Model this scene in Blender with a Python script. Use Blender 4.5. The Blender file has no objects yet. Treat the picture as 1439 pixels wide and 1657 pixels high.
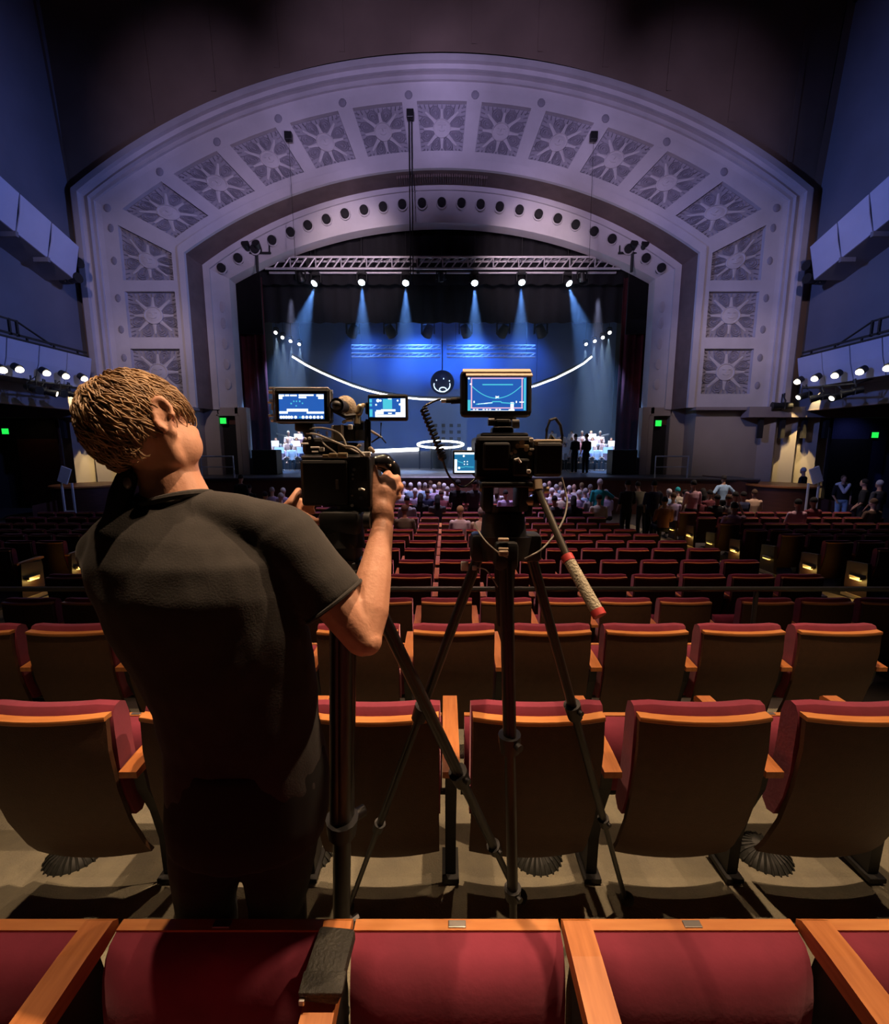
import bpy, bmesh, math, random
from mathutils import Vector, Matrix, noise

# ------------------------------------------------------------------ camera, world, lights, exposure
SC = bpy.context.scene
COL = SC.collection
R_ = math.radians
CAM = Vector((0, 0, 1.75))
PITCH = R_(8.5)
FPX = 720.0
cam_data = bpy.data.cameras.new('camera')
cam_data.sensor_fit = 'HORIZONTAL'
cam_data.sensor_width = 36.0
cam_data.lens = 36.0 * FPX / 1439.0
cam_data.clip_end = 200
cam_data.clip_start = 0.05
cam = bpy.data.objects.new('camera', cam_data)
COL.objects.link(cam)
cam.location = CAM
cam.rotation_euler = (math.pi / 2 - PITCH, 0, 0)
SC.camera = cam
vs = SC.view_settings
vs.view_transform = 'Standard'
vs.look = 'None'
vs.exposure = 0.0
vs.gamma = 1.0
vs.use_curve_mapping = False

W = bpy.data.worlds.new('dark_hall')
SC.world = W
W.use_nodes = True
W.node_tree.nodes['Background'].inputs[0].default_value = (0.30, 0.26, 0.34, 1)
W.node_tree.nodes['Background'].inputs[1].default_value = 0.004


def spot(name, loc, target, power, color, angle, blend=0.5, radius=0.1):
    d = bpy.data.lights.new(name, 'SPOT')
    d.energy = power
    d.color = color
    d.spot_size = R_(angle)
    d.spot_blend = blend
    d.shadow_soft_size = radius
    o = bpy.data.objects.new(name, d)
    COL.objects.link(o)
    o.location = loc
    v = Vector(target) - Vector(loc)
    o.rotation_euler = v.to_track_quat('-Z', 'Y').to_euler()
    return o


WARM = (1.0, 0.66, 0.40)
# house downlights over the operators' rows, and one added fill
spot('house_or_fill_light', (0.95, 1.55, 7.6), (0.95, 1.50, 0), 1650, WARM, 46, 0.45, 0.05)
spot('house_or_fill_light', (-1.6, 1.55, 7.6), (-1.6, 1.50, 0), 850, WARM, 42, 0.45, 0.05)
spot('house_or_fill_light', (2.9, 1.55, 7.6), (2.9, 1.5, 0), 600, WARM, 40, 0.45, 0.05)
spot('house_or_fill_light', (0.5, 4.3, 7.6), (0.5, 1.9, 0), 380, WARM, 40, 0.6, 0.04)
spot('house_or_fill_light', (2.3, 2.0, 4.6), (-0.40, 1.15, 1.45), 640, WARM, 34, 0.6, 0.05)  # added fill brightening the operator's arm, no fixture of the hall
# house lights over the middle of the stalls
spot('house_or_fill_light', (0.2, 7.2, 13.0), (0.2, 7.6, -0.8), 4300, (1.0, 0.52, 0.47), 46, 0.9, 0.2)
spot('house_or_fill_light', (0.0, 14.8, 13.5), (0.0, 15.6, -1), 12000, (0.74, 0.62, 1.0), 50, 0.8, 0.2)
spot('house_or_fill_light', (9.5, 13.0, 7.5), (9.5, 14.0, -1), 1900, (1.0, 0.75, 0.62), 60, 0.9, 0.2)
# violet wash over the proscenium from the balcony rail: crown, haunches, pilasters
VIO = (0.62, 0.52, 1.0)
for sx in (-1, 1):
    spot('balcony_rail_light', (sx * 1.5, 5.0, 9.6), (sx * 2.6, 19, 14.6), 3600, VIO, 36, 0.9, 0.25)
    spot('balcony_rail_light', (sx * 4.5, 5.0, 9.6), (sx * 8.8, 19, 13.0), 2700, VIO, 34, 0.9, 0.25)
    spot('balcony_rail_light', (sx * 7.5, 6.0, 9.4), (sx * 12.2, 19, 8.0), 1500, (0.86, 0.66, 0.88), 34, 0.9, 0.25)
    spot('balcony_rail_light', (sx * 8.0, 9.0, 9.0), (sx * 11.6, 19, 4.2), 1000, (1.0, 0.76, 0.78), 38, 0.9, 0.25)
    spot('balcony_rail_light', (sx * 0.5, 9.0, 6.6), (sx * 5.6, 20, 10.3), 1900, (0.80, 0.62, 0.95), 40, 0.9, 0.25)
for sx in (-1, 1):
    spot('truss_wash_light', (sx * 3.0, 9.0, 7.6), (sx * 3.9, 21.1, 9.7), 3600, (1.0, 0.78, 0.90), 26, 0.8, 0.2)
# blue wash on the side walls and boxes
BLU = (0.20, 0.30, 1.0)
spot('box_wash_light', (2.0, 10.5, 8.2), (-14.5, 14.5, 7.6), 3600, BLU, 66, 0.9, 0.3)
spot('box_wash_light', (-2.0, 10.5, 8.2), (14.5, 14.5, 7.6), 4200, BLU, 66, 0.9, 0.3)
for sx in (-1, 1):
    d_ = spot('lobby_light', (sx * 18.5, 19.6, 2.9), (sx * 18.6, 21, 1.4), 14 if sx > 0 else 3, (0.35, 0.4, 1.0) if sx > 0 else (1.0, 0.6, 0.4), 120, 0.9, 0.1)
# gold accent lights on the columns beside the proscenium
for sx in (-1, 1):
    spot('column_accent_light', (sx * 13.6, 17.75, 4.3), (sx * 14.75, 18.8, 1.0), 1100, (1.0, 0.72, 0.30), 26, 0.2, 0.04)
    spot('column_accent_light', (sx * 14.35, 17.75, 4.3), (sx * 15.6, 18.8, 1.0), 700, (1.0, 0.72, 0.30), 24, 0.2, 0.04)
# stage: blue wash on the cyclorama
for x in (-5.5, -1.8, 1.8, 5.5):
    spot('cyclorama_light', (x, 28.6, 9.4), (x * 0.9, 31.0, 6.2), 1900 if abs(x) < 3 else 700, (0.07, 0.25, 1.0), 100, 0.9, 0.3)
spot('stage_floor_light', (0, 23.5, 10.0), (0, 26, 0.4), 600, (0.10, 0.18, 1.0), 70, 0.9, 0.3)
for sx in (-1, 1):
    spot('orchestra_light', (sx * 7.0, 21.5, 8.4), (sx * 8.6, 25.5, 0.8), 3000 if sx < 0 else 4200, (0.86, 0.74, 1.0), 22, 0.5, 0.1)


# ------------------------------------------------------------------ pixel helpers (1439 x 1657 photo frame -> world point)
CP, SP = math.cos(PITCH), math.sin(PITCH)


def P(u, v, d):
    xc = (u - 719.5) / FPX * d
    yc = -(v - 828.5) / FPX * d
    return Vector((xc, yc * SP + d * CP, 1.75 + yc * CP - d * SP))


def PY(u, v, Y):
    yc = -(v - 828.5) / FPX
    return P(u, v, Y / (yc * SP + CP))


def PX(u, v, X):
    return P(u, v, X * FPX / (u - 719.5))


def PZ(u, v, Z):
    yc = -(v - 828.5) / FPX
    return P(u, v, (Z - 1.75) / (yc * CP - SP))


def to_px(p):
    r = Vector(p) - CAM
    d = r.y * CP - r.z * SP
    yc = r.y * SP + r.z * CP
    if d < 0.05:
        return None
    return (719.5 + r.x / d * FPX, 828.5 - yc / d * FPX, d)


# ------------------------------------------------------------------ materials
def c_red(c):
    return c[0] > 3 * c[1]


def mat(name, col, rough=0.6, metal=0.0, var=0.12, scale=12.0, bump=0.0, bscale=None, spec=0.5, sheen=0.0, col2=None, stretch=None, emit=None, estr=0.0):
    m = bpy.data.materials.new(name)
    m.use_nodes = True
    nt = m.node_tree
    b = nt.nodes['Principled BSDF']
    b.inputs['Roughness'].default_value = rough
    b.inputs['Metallic'].default_value = metal
    b.inputs['Specular IOR Level'].default_value = spec
    if sheen:
        b.inputs['Sheen Weight'].default_value = sheen
        b.inputs['Sheen Roughness'].default_value = 0.35
        b.inputs['Sheen Tint'].default_value = (1.0, 0.50, 0.58, 1) if c_red(col) else (1, 1, 1, 1)
    c = Vector(col)
    c2 = Vector(col2) if col2 else c * (1 - var)
    c1 = c if col2 else Vector([min(1, x * (1 + var)) for x in c])
    tc = nt.nodes.new('ShaderNodeTexCoord')
    mp = nt.nodes.new('ShaderNodeMapping')
    if stretch:
        mp.inputs['Scale'].default_value = stretch
    nz = nt.nodes.new('ShaderNodeTexNoise')
    nz.inputs['Scale'].default_value = scale
    nz.inputs['Detail'].default_value = 4
    rp = nt.nodes.new('ShaderNodeValToRGB')
    rp.color_ramp.elements[0].position = 0.3
    rp.color_ramp.elements[1].position = 0.7
    rp.color_ramp.elements[0].color = (*c2, 1)
    rp.color_ramp.elements[1].color = (*c1, 1)
    L = nt.links.new
    L(tc.outputs['Object'], mp.inputs[0])
    L(mp.outputs[0], nz.inputs['Vector'])
    L(nz.outputs['Fac'], rp.inputs[0])
    L(rp.outputs[0], b.inputs['Base Color'])
    if bump:
        n2 = nt.nodes.new('ShaderNodeTexNoise')
        n2.inputs['Scale'].default_value = bscale or scale * 6
        n2.inputs['Detail'].default_value = 3
        L(mp.outputs[0], n2.inputs['Vector'])
        bp = nt.nodes.new('ShaderNodeBump')
        bp.inputs['Strength'].default_value = bump
        bp.inputs['Distance'].default_value = 0.01
        L(n2.outputs['Fac'], bp.inputs['Height'])
        L(bp.outputs[0], b.inputs['Normal'])
    if emit:
        b.inputs['Emission Color'].default_value = (*emit, 1)
        b.inputs['Emission Strength'].default_value = estr
    return m


def glow(name, col, strength):
    return mat(name, (0.05, 0.05, 0.05), 0.5, emit=col, estr=strength, var=0.0)


M = dict(
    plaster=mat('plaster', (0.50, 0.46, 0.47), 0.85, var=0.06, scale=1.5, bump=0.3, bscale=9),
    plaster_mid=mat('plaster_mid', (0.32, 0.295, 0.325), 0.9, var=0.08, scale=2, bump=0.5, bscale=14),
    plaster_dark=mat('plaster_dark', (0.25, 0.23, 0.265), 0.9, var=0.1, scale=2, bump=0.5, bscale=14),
    cove=mat('cove_brown', (0.13, 0.085, 0.075), 0.8, var=0.15, scale=2),
    ceiling=mat('ceiling_paint', (0.17, 0.115, 0.085), 0.95, var=0.1, scale=0.8),
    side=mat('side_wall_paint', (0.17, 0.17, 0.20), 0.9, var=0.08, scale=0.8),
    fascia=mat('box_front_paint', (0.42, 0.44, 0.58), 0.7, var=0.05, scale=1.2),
    wall=mat('beige_wall_paint', (0.36, 0.31, 0.28), 0.85, var=0.07, scale=0.7),
    lintel=mat('lintel_paint', (0.24, 0.20, 0.20), 0.85, var=0.07, scale=0.7),
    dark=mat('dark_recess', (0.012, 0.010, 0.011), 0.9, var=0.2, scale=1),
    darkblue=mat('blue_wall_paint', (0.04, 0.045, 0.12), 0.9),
    brownwood=mat('dark_brown_wood', (0.10, 0.035, 0.022), 0.5, var=0.2, scale=3, stretch=(1, 1, 6)),
    darkwood=mat('row_end_wood', (0.03, 0.012, 0.008), 0.5, var=0.2, scale=3),
    carpet=mat('carpet', (0.25, 0.23, 0.16), 0.97, var=0.18, scale=9, bump=0.7, bscale=120, col2=(0.19, 0.175, 0.13)),
    concrete=mat('stalls_floor', (0.055, 0.045, 0.04), 0.9, var=0.2, scale=4),
    stagefloor=mat('stage_floor', (0.10, 0.095, 0.11), 0.45, var=0.1, scale=2),
    apron=mat('stage_apron', (0.14, 0.05, 0.035), 0.6, var=0.15, scale=3),
    drape=mat('black_drape', (0.006, 0.005, 0.007), 0.95, var=0.2, scale=3),
    maroon=mat('maroon_drape', (0.10, 0.012, 0.022), 0.95, var=0.2, scale=3),
    cyc=mat('cyclorama_lit_blue', (0.12, 0.19, 0.38), 0.95, var=0.08, scale=0.5),  # blue of the stage light put into the cloth colour
    velvet=mat('red_velvet', (0.235, 0.030, 0.058), 0.95, var=0.18, scale=7, bump=0.06, bscale=70, sheen=0.8),
    brownback=mat('brown_vinyl', (0.075, 0.032, 0.013), 0.62, var=0.1, scale=30, bump=0.25, bscale=240),
    wood=mat('orange_wood', (0.56, 0.21, 0.06), 0.42, col2=(0.42, 0.14, 0.035), scale=6, stretch=(12, 1.2, 12)),
    woodx=mat('orange_wood_edge', (0.60, 0.25, 0.075), 0.42, col2=(0.48, 0.17, 0.045), scale=6, stretch=(1.2, 12, 12)),
    iron=mat('black_painted_iron', (0.010, 0.010, 0.010), 0.55, var=0.15, scale=9),
    plate=mat('number_plate', (0.35, 0.33, 0.30), 0.35, metal=0.8, var=0.1),
    black=mat('black_plastic', (0.010, 0.010, 0.011), 0.45, var=0.15, scale=14),
    gloss=mat('glossy_black', (0.008, 0.008, 0.010), 0.18, var=0.1),
    rubber=mat('black_rubber', (0.009, 0.009, 0.009), 0.8, var=0.1),
    carbon=mat('black_tube', (0.012, 0.012, 0.012), 0.35, var=0.25, scale=40),
    silver=mat('silver_metal', (0.62, 0.60, 0.55), 0.3, metal=0.9, var=0.08),
    brass=mat('tan_metal', (0.62, 0.50, 0.32), 0.35, metal=0.6, var=0.1),
    tan=mat('tan_lit_edge', (0.46, 0.36, 0.26), 0.5, var=0.05),
    greycable=mat('grey_cable', (0.30, 0.28, 0.25), 0.6, var=0.05),
    grip=mat('rubber_grip', (0.38, 0.34, 0.25), 0.85, var=0.2, scale=60, bump=0.6, bscale=200),
    redring=mat('red_ring', (0.50, 0.05, 0.05), 0.4, var=0.05),
    muff=mat('foam_cover', (0.42, 0.34, 0.25), 0.95, var=0.2, scale=50, bump=0.8, bscale=160),
    white=mat('white_paint', (0.75, 0.74, 0.72), 0.6, var=0.04),
    railpaint=mat('pale_rail_paint', (0.50, 0.55, 0.66), 0.5, var=0.05),
    truss=mat('truss_metal', (0.60, 0.56, 0.58), 0.45, metal=0.35, var=0.08),
    skin=mat('skin', (0.64, 0.33, 0.21), 0.55, var=0.07, scale=22, bump=0.10, bscale=150, col2=(0.54, 0.25, 0.155)),
    hair=mat('light_brown_hair', (0.40, 0.245, 0.115), 0.45, col2=(0.17, 0.092, 0.040), scale=26),
    shirt=mat('charcoal_cotton', (0.030, 0.027, 0.025), 0.95, var=0.15, scale=25, bump=0.12, bscale=260, sheen=0.1),
    trousers=mat('black_cotton', (0.003, 0.003, 0.003), 0.95, var=0.1, scale=20),
    shoe=mat('dark_shoe', (0.03, 0.028, 0.026), 0.7, var=0.1),
    leather=mat('worn_black_leather', (0.018, 0.017, 0.012), 0.7, var=0.3, scale=35, bump=0.5, bscale=120),
    vent=mat('vent_metal', (0.016, 0.017, 0.014), 0.6, var=0.2),
    pink=mat('pink_velvet', (0.55, 0.12, 0.20), 0.9, sheen=0.3),
    g_white=glow('lit_white', (1.0, 0.98, 0.95), 9.0),
    g_warm=glow('lit_warm_lamp', (1.0, 0.88, 0.66), 10.0),
    g_head=glow('lit_stage_lamp', (0.72, 0.88, 1.0), 26.0),
    g_led=glow('lit_led_bar', (0.92, 0.96, 1.0), 7.0),
    g_gold=glow('lit_gold_lamp', (1.0, 0.62, 0.12), 3.5),
    g_green=glow('lit_green_sign', (0.02, 1.0, 0.10), 0.95),
    g_screen=glow('lit_screen_blue', (0.025, 0.15, 0.62), 0.75),
    g_screen2=glow('lit_screen_teal', (0.02, 0.22, 0.48), 0.75),
    g_ui=glow('lit_screen_white', (0.82, 0.93, 1.0), 1.6),
    g_cyan=glow('lit_screen_cyan', (0.10, 0.75, 0.95), 0.8),
    g_pinkui=glow('lit_screen_pink', (1.0, 0.55, 0.75), 0.95),
)


# ------------------------------------------------------------------ mesh builder
class MB:
    def __init__(s):
        s.v = []
        s.f = []

    def add(s, vs_, fs_):
        o = len(s.v)
        s.v.extend([tuple(x) for x in vs_])
        s.f.extend([tuple(i + o for i in f) for f in fs_])
        return s

    def box(s, c, size, rot=None):
        c = Vector(c)
        hx, hy, hz = size[0] / 2, size[1] / 2, size[2] / 2
        vs_ = [Vector((x, y, z)) for z in (-hz, hz) for y in (-hy, hy) for x in (-hx, hx)]
        if rot is not None:
            vs_ = [rot @ w for w in vs_]
        return s.add([c + w for w in vs_], [(0, 2, 3, 1), (4, 5, 7, 6), (0, 1, 5, 4), (2, 6, 7, 3), (0, 4, 6, 2), (1, 3, 7, 5)])

    def bbox(s, c, size, b=0.01, rot=None):
        """box with chamfered edges"""
        bm = bmesh.new()
        bmesh.ops.create_cube(bm, size=1)
        bmesh.ops.scale(bm, vec=size, verts=bm.verts)
        bmesh.ops.bevel(bm, geom=bm.edges[:], offset=b, segments=2, affect='EDGES', profile=0.5)
        c = Vector(c)
        vs_ = [c + (rot @ w.co if rot is not None else w.co) for w in bm.verts]
        bm.verts.index_update()
        fs_ = [tuple(q.index for q in f.verts) for f in bm.faces]
        bm.free()
        return s.add(vs_, fs_)

    def cyl(s, p0, p1, r0, r1=None, n=12, caps=True):
        p0, p1 = Vector(p0), Vector(p1)
        r1 = r0 if r1 is None else r1
        d = (p1 - p0)
        q = d.to_track_quat('Z', 'Y')
        vs_ = []
        for p, r in ((p0, r0), (p1, r1)):
            for i in range(n):
                a = 2 * math.pi * i / n
                vs_.append(p + q @ Vector((math.cos(a) * r, math.sin(a) * r, 0)))
        fs_ = [(i, (i + 1) % n, n + (i + 1) % n, n + i) for i in range(n)]
        if caps:
            fs_ += [tuple(range(n - 1, -1, -1)), tuple(range(n, 2 * n))]
        return s.add(vs_, fs_)

    def tube(s, pts, r, n=8, caps=True):
        pts = [Vector(p) for p in pts]
        m = len(pts)
        rs = r if isinstance(r, (list, tuple)) else [r] * m
        up = Vector((0.13, 0.21, 0.97))
        vs_ = []
        for i, p in enumerate(pts):
            t = (pts[min(i + 1, m - 1)] - pts[max(i - 1, 0)]).normalized()
            a = t.cross(up)
            if a.length < 1e-3:
                a = t.cross(Vector((1, 0, 0)))
            a.normalize()
            b = t.cross(a)
            for k in range(n):
                g = 2 * math.pi * k / n
                vs_.append(p + (a * math.cos(g) + b * math.sin(g)) * rs[i])
        fs_ = []
        for i in range(m - 1):
            for k in range(n):
                fs_.append((i * n + k, i * n + (k + 1) % n, (i + 1) * n + (k + 1) % n, (i + 1) * n + k))
        if caps:
            fs_ += [tuple(range(n - 1, -1, -1)), tuple(range((m - 1) * n, m * n))]
        return s.add(vs_, fs_)

    def ell(s, c, rad, axes=None, n=14, m=9, zmin=-1.0, zmax=1.0):
        """ellipsoid; axes = 3 unit vectors"""
        c = Vector(c)
        A = axes or (Vector((1, 0, 0)), Vector((0, 1, 0)), Vector((0, 0, 1)))
        t0, t1 = math.asin(zmin), math.asin(zmax)
        vs_ = []
        for j in range(m + 1):
            t = t0 + (t1 - t0) * j / m
            for i in range(n):
                a = 2 * math.pi * i / n
                l = (math.cos(t) * math.cos(a) * rad[0], math.cos(t) * math.sin(a) * rad[1], math.sin(t) * rad[2])
                vs_.append(c + A[0] * l[0] + A[1] * l[1] + A[2] * l[2])
        fs_ = []
        for j in range(m):
            for i in range(n):
                fs_.append((j * n + i, j * n + (i + 1) % n, (j + 1) * n + (i + 1) % n, (j + 1) * n + i))
        fs_ += [tuple(range(n - 1, -1, -1)), tuple(range(m * n, (m + 1) * n))]
        return s.add(vs_, fs_)

    def loft(s, secs, n=20, sq=0.0):
        """secs: (center, ax, ay) - elliptical rings, capped"""
        vs_ = []
        for c, ax, ay in secs:
            c, ax, ay = Vector(c), Vector(ax), Vector(ay)
            for i in range(n):
                a = 2 * math.pi * i / n
                k = 1.0 + sq * (abs(math.sin(2 * a)) ** 1.5)
                vs_.append(c + ax * math.cos(a) * k + ay * math.sin(a) * k)
        m = len(secs)
        fs_ = []
        for j in range(m - 1):
            for i in range(n):
                fs_.append((j * n + i, j * n + (i + 1) % n, (j + 1) * n + (i + 1) % n, (j + 1) * n + i))
        fs_ += [tuple(range(n - 1, -1, -1)), tuple(range((m - 1) * n, m * n))]
        return s.add(vs_, fs_)

    def limb(s, pts, rs, n=12):
        """rounded tapered chain"""
        pts = [Vector(p) for p in pts]
        for i in range(len(pts) - 1):
            s.cyl(pts[i], pts[i + 1], rs[i], rs[i + 1], n)
        for p, r in zip(pts, rs):
            s.ell(p, (r, r, r), n=n, m=8)
        return s

    def quad(s, a, b, c, d):
        return s.add([a, b, c, d], [(0, 1, 2, 3)])

    def prism(s, pts, axis, depth):
        """extrude a polygon (list of Vectors) along axis*depth"""
        pts = [Vector(p) for p in pts]
        e = Vector(axis) * depth
        n = len(pts)
        fs_ = [tuple(range(n - 1, -1, -1)), tuple(range(n, 2 * n))]
        fs_ += [(i, (i + 1) % n, n + (i + 1) % n, n + i) for i in range(n)]
        return s.add(pts + [p + e for p in pts], fs_)

    def mesh(s, name, smooth=False):
        me = bpy.data.meshes.new(name)
        me.from_pydata(s.v, [], s.f)
        bm = bmesh.new()
        bm.from_mesh(me)
        bmesh.ops.recalc_face_normals(bm, faces=bm.faces)
        bm.to_mesh(me)
        bm.free()
        if smooth:
            me.polygons.foreach_set('use_smooth', [True] * len(me.polygons))
            if smooth != 'all':
                me.set_sharp_from_angle(angle=R_(42))
        me.update()
        return me

    def build(s, name, m, parent=None, smooth=False, loc=None, kind=None):
        me = s.mesh(name, smooth)
        o = bpy.data.objects.new(name, me)
        me.materials.append(M[m] if isinstance(m, str) else m)
        COL.objects.link(o)
        if parent is not None:
            o.parent = parent
        if loc is not None:
            o.location = loc
        if kind:
            o['kind'] = kind
        return o


def inst(name, me, parent=None, loc=None, rotz=0.0):
    o = bpy.data.objects.new(name, me)
    COL.objects.link(o)
    o.parent = parent
    if loc is not None:
        o.location = loc
    if rotz:
        o.rotation_euler = (0, 0, rotz)
    return o


def tag(o, label, cat, group=None):
    o['label'] = label
    o['category'] = cat
    if group:
        o['group'] = group
    return o


def thing(name, label, cat, loc=(0, 0, 0), rotz=0.0, group=None):
    o = bpy.data.objects.new(name, None)
    COL.objects.link(o)
    o.location = loc
    o.rotation_euler = (0, 0, rotz)
    return tag(o, label, cat, group)


def copy_tree(o, parent=None):
    c = o.copy()
    COL.objects.link(c)
    c.parent = parent
    for ch in list(o.children):
        copy_tree(ch, c)
    return c


def struct(name, mb, m, parent=None, smooth=False):
    o = mb.build(name, m, parent, smooth)
    if parent is None:
        o['kind'] = 'structure'
    return o


def struct_root(name):
    o = bpy.data.objects.new(name, None)
    COL.objects.link(o)
    o['kind'] = 'structure'
    return o


def remesh(mb, voxel, smooth=4, factor=0.5, name='body'):
    """union of the builder's closed shapes as one continuous smooth surface"""
    me = mb.mesh(name)
    o = bpy.data.objects.new('tmp', me)
    COL.objects.link(o)
    m = o.modifiers.new('r', 'REMESH')
    m.mode = 'VOXEL'
    m.voxel_size = voxel
    if smooth:
        q = o.modifiers.new('s', 'SMOOTH')
        q.factor = factor
        q.iterations = smooth
    dg = bpy.context.evaluated_depsgraph_get()
    dg.update()
    out = bpy.data.meshes.new_from_object(o.evaluated_get(dg))
    out.name = name
    bpy.data.objects.remove(o)
    bpy.data.meshes.remove(me)
    out.polygons.foreach_set('use_smooth', [True] * len(out.polygons))
    out.materials.clear()
    return out


def obj(name, me, m, parent=None):
    if m is not None:
        me.materials.append(M[m] if isinstance(m, str) else m)
    o = bpy.data.objects.new(name, me)
    COL.objects.link(o)
    o.parent = parent
    return o


ORD = ['first', 'second', 'third', 'fourth', 'fifth', 'sixth', 'seventh', 'eighth', 'ninth', 'tenth', 'eleventh', 'twelfth',
       'thirteenth', 'fourteenth', 'fifteenth', 'sixteenth', 'seventeenth', 'eighteenth', 'nineteenth', 'twentieth']
ORD += ['twenty-' + w for w in ORD[:9]] + ['thirtieth'] + ['thirty-' + w for w in ORD[:9]]
rnd = random.Random(7)

# ------------------------------------------------------------------ the hall: floors
FL = [(-1.2, 0.0), (1.2, 0.0), (1.45, -0.037), (2.44, -0.166), (3.08, -0.20), (3.12, -0.53), (3.98, -0.55), (4.9, -0.59), (5.93, -0.69), (6.8, -0.73),
      (7.75, -0.81), (8.8, -0.90), (9.85, -1.0), (11.0, -1.03), (20.0, -1.05)]


def floor_z(y):
    for (a, za), (b, zb) in zip(FL, FL[1:]):
        if a <= y <= b:
            return za + (zb - za) * (y - a) / (b - a)
    return FL[-1][1] if y > 0 else 0.0


fb = MB()
for (a, za), (b, zb) in zip(FL[:5], FL[1:5]):
    fb.quad((-8, a, za), (8, a, za), (8, b, zb), (-8, b, zb))
fb.quad((-8, 3.08, -0.2), (8, 3.08, -0.2), (8, 3.12, -0.53), (-8, 3.12, -0.53))
floor = struct('floor', fb, 'carpet')
fb = MB()
for (a, za), (b, zb) in zip(FL[5:], FL[6:]):
    fb.quad((-20, a, za), (20, a, za), (20, b, zb), (-20, b, zb))
fb.quad((-20, 3.12, -0.53), (-8, 3.12, -0.53), (-8, 0, -0.53), (-20, 0, -0.53))
fb.quad((8, 3.12, -0.53), (20, 3.12, -0.53), (20, 0, -0.53), (8, 0, -0.53))
struct('floor', fb, 'concrete')

# ------------------------------------------------------------------ proscenium
X0 = -0.1


def boundary(w, zs, za, Y, n=44, zb=3.3):
    """left foot -> spring -> arc -> right spring -> right foot"""
    h = za - zs
    Rr = (w * w + h * h) / (2 * h)
    a = math.asin(w / Rr)
    pts = [Vector((X0 - w, Y, zb)), Vector((X0 - w, Y, zs))]
    for i in range(1, n):
        t = -a + 2 * a * i / n
        pts.append(Vector((X0 + Rr * math.sin(t), Y, za - Rr + Rr * math.cos(t))))
    pts += [Vector((X0 + w, Y, zs)), Vector((X0 + w, Y, zb))]
    return pts


def strip(mb, A, B):
    n = len(A)
    mb.add(A + B, [(i, i + 1, n + i + 1, n + i) for i in range(n - 1)])


pros = struct_root('wall_front')
BD = {
    'a': (14.55, 11.60, 16.20), 'b': (14.22, 11.49, 16.01), 'c': (13.95, 11.36, 15.75), 'd': (13.62, 11.22, 15.45), 'e': (13.30, 11.05, 15.02),
    'p0': (12.74, 10.74, 14.66), 'p1': (10.72, 9.72, 12.95), 'f': (10.42, 9.50, 12.62), 'g': (10.18, 9.28, 12.30), 'h': (10.05, 9.20, 12.24),
    'k': (9.98, 9.18, 12.22), 'l': (9.72, 9.05, 12.05), 'm': (9.12, 8.80, 11.02)}


def bd(k, Y):
    return boundary(*BD[k], Y)


mb = MB()
BD['c2'] = (13.80, 11.30, 15.62)
BD['d2'] = (13.48, 11.14, 15.26)
seq = [('a', 19.05), ('b', 18.66), ('c', 18.60), ('c', 18.76), ('c2', 18.80), ('d', 18.68), ('d', 18.84), ('d2', 18.80), ('d2', 18.90), ('e', 18.93)]
for (k, y), (k2, y2) in zip(seq, seq[1:]):
    strip(mb, bd(k, y), bd(k2, y2))
mb.build('arch_moulding', 'plaster', pros)
mb = MB()
strip(mb, bd('e', 18.93), bd('p0', 18.95))
strip(mb, bd('p0', 18.95), bd('p0', 19.12))
mb.build('outer_rail', 'plaster', pros)
mb = MB()
seq = [('p1', 19.12), ('p1', 18.95), ('f', 18.95), ('f', 18.85), ('g', 18.86), ('g', 19.0)]
for (k, y), (k2, y2) in zip(seq, seq[1:]):
    strip(mb, bd(k, y), bd(k2, y2))
mb.build('inner_moulding', 'plaster', pros)
mb = MB()
strip(mb, bd('g', 19.0), bd('h', 19.75))
strip(mb, bd('h', 19.75), bd('k', 19.9))
mb.build('cove', 'cove', pros)
mb = MB()
seq = [('k', 19.9), ('k', 19.82), ('l', 19.85), ('l', 19.93), ('m', 20.3), ('m', 20.9)]
for (k, y), (k2, y2) in zip(seq, seq[1:]):
    strip(mb, bd(k, y), bd(k2, y2))
mb.build('reveal_band', 'plaster', pros)
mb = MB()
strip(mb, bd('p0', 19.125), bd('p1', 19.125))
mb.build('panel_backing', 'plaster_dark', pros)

# sunburst panels between the rails


def circ(k):
    w, zs, za = BD[k]
    h = za - zs
    Rr = (w * w + h * h) / (2 * h)
    return w, zs, za, Rr, math.asin(w / Rr)


def on_arc(k, t):
    w, zs, za, Rr, a = circ(k)
    return Vector((X0 + Rr * math.sin(a * t), 0, za - Rr + Rr * math.cos(a * t)))


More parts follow.
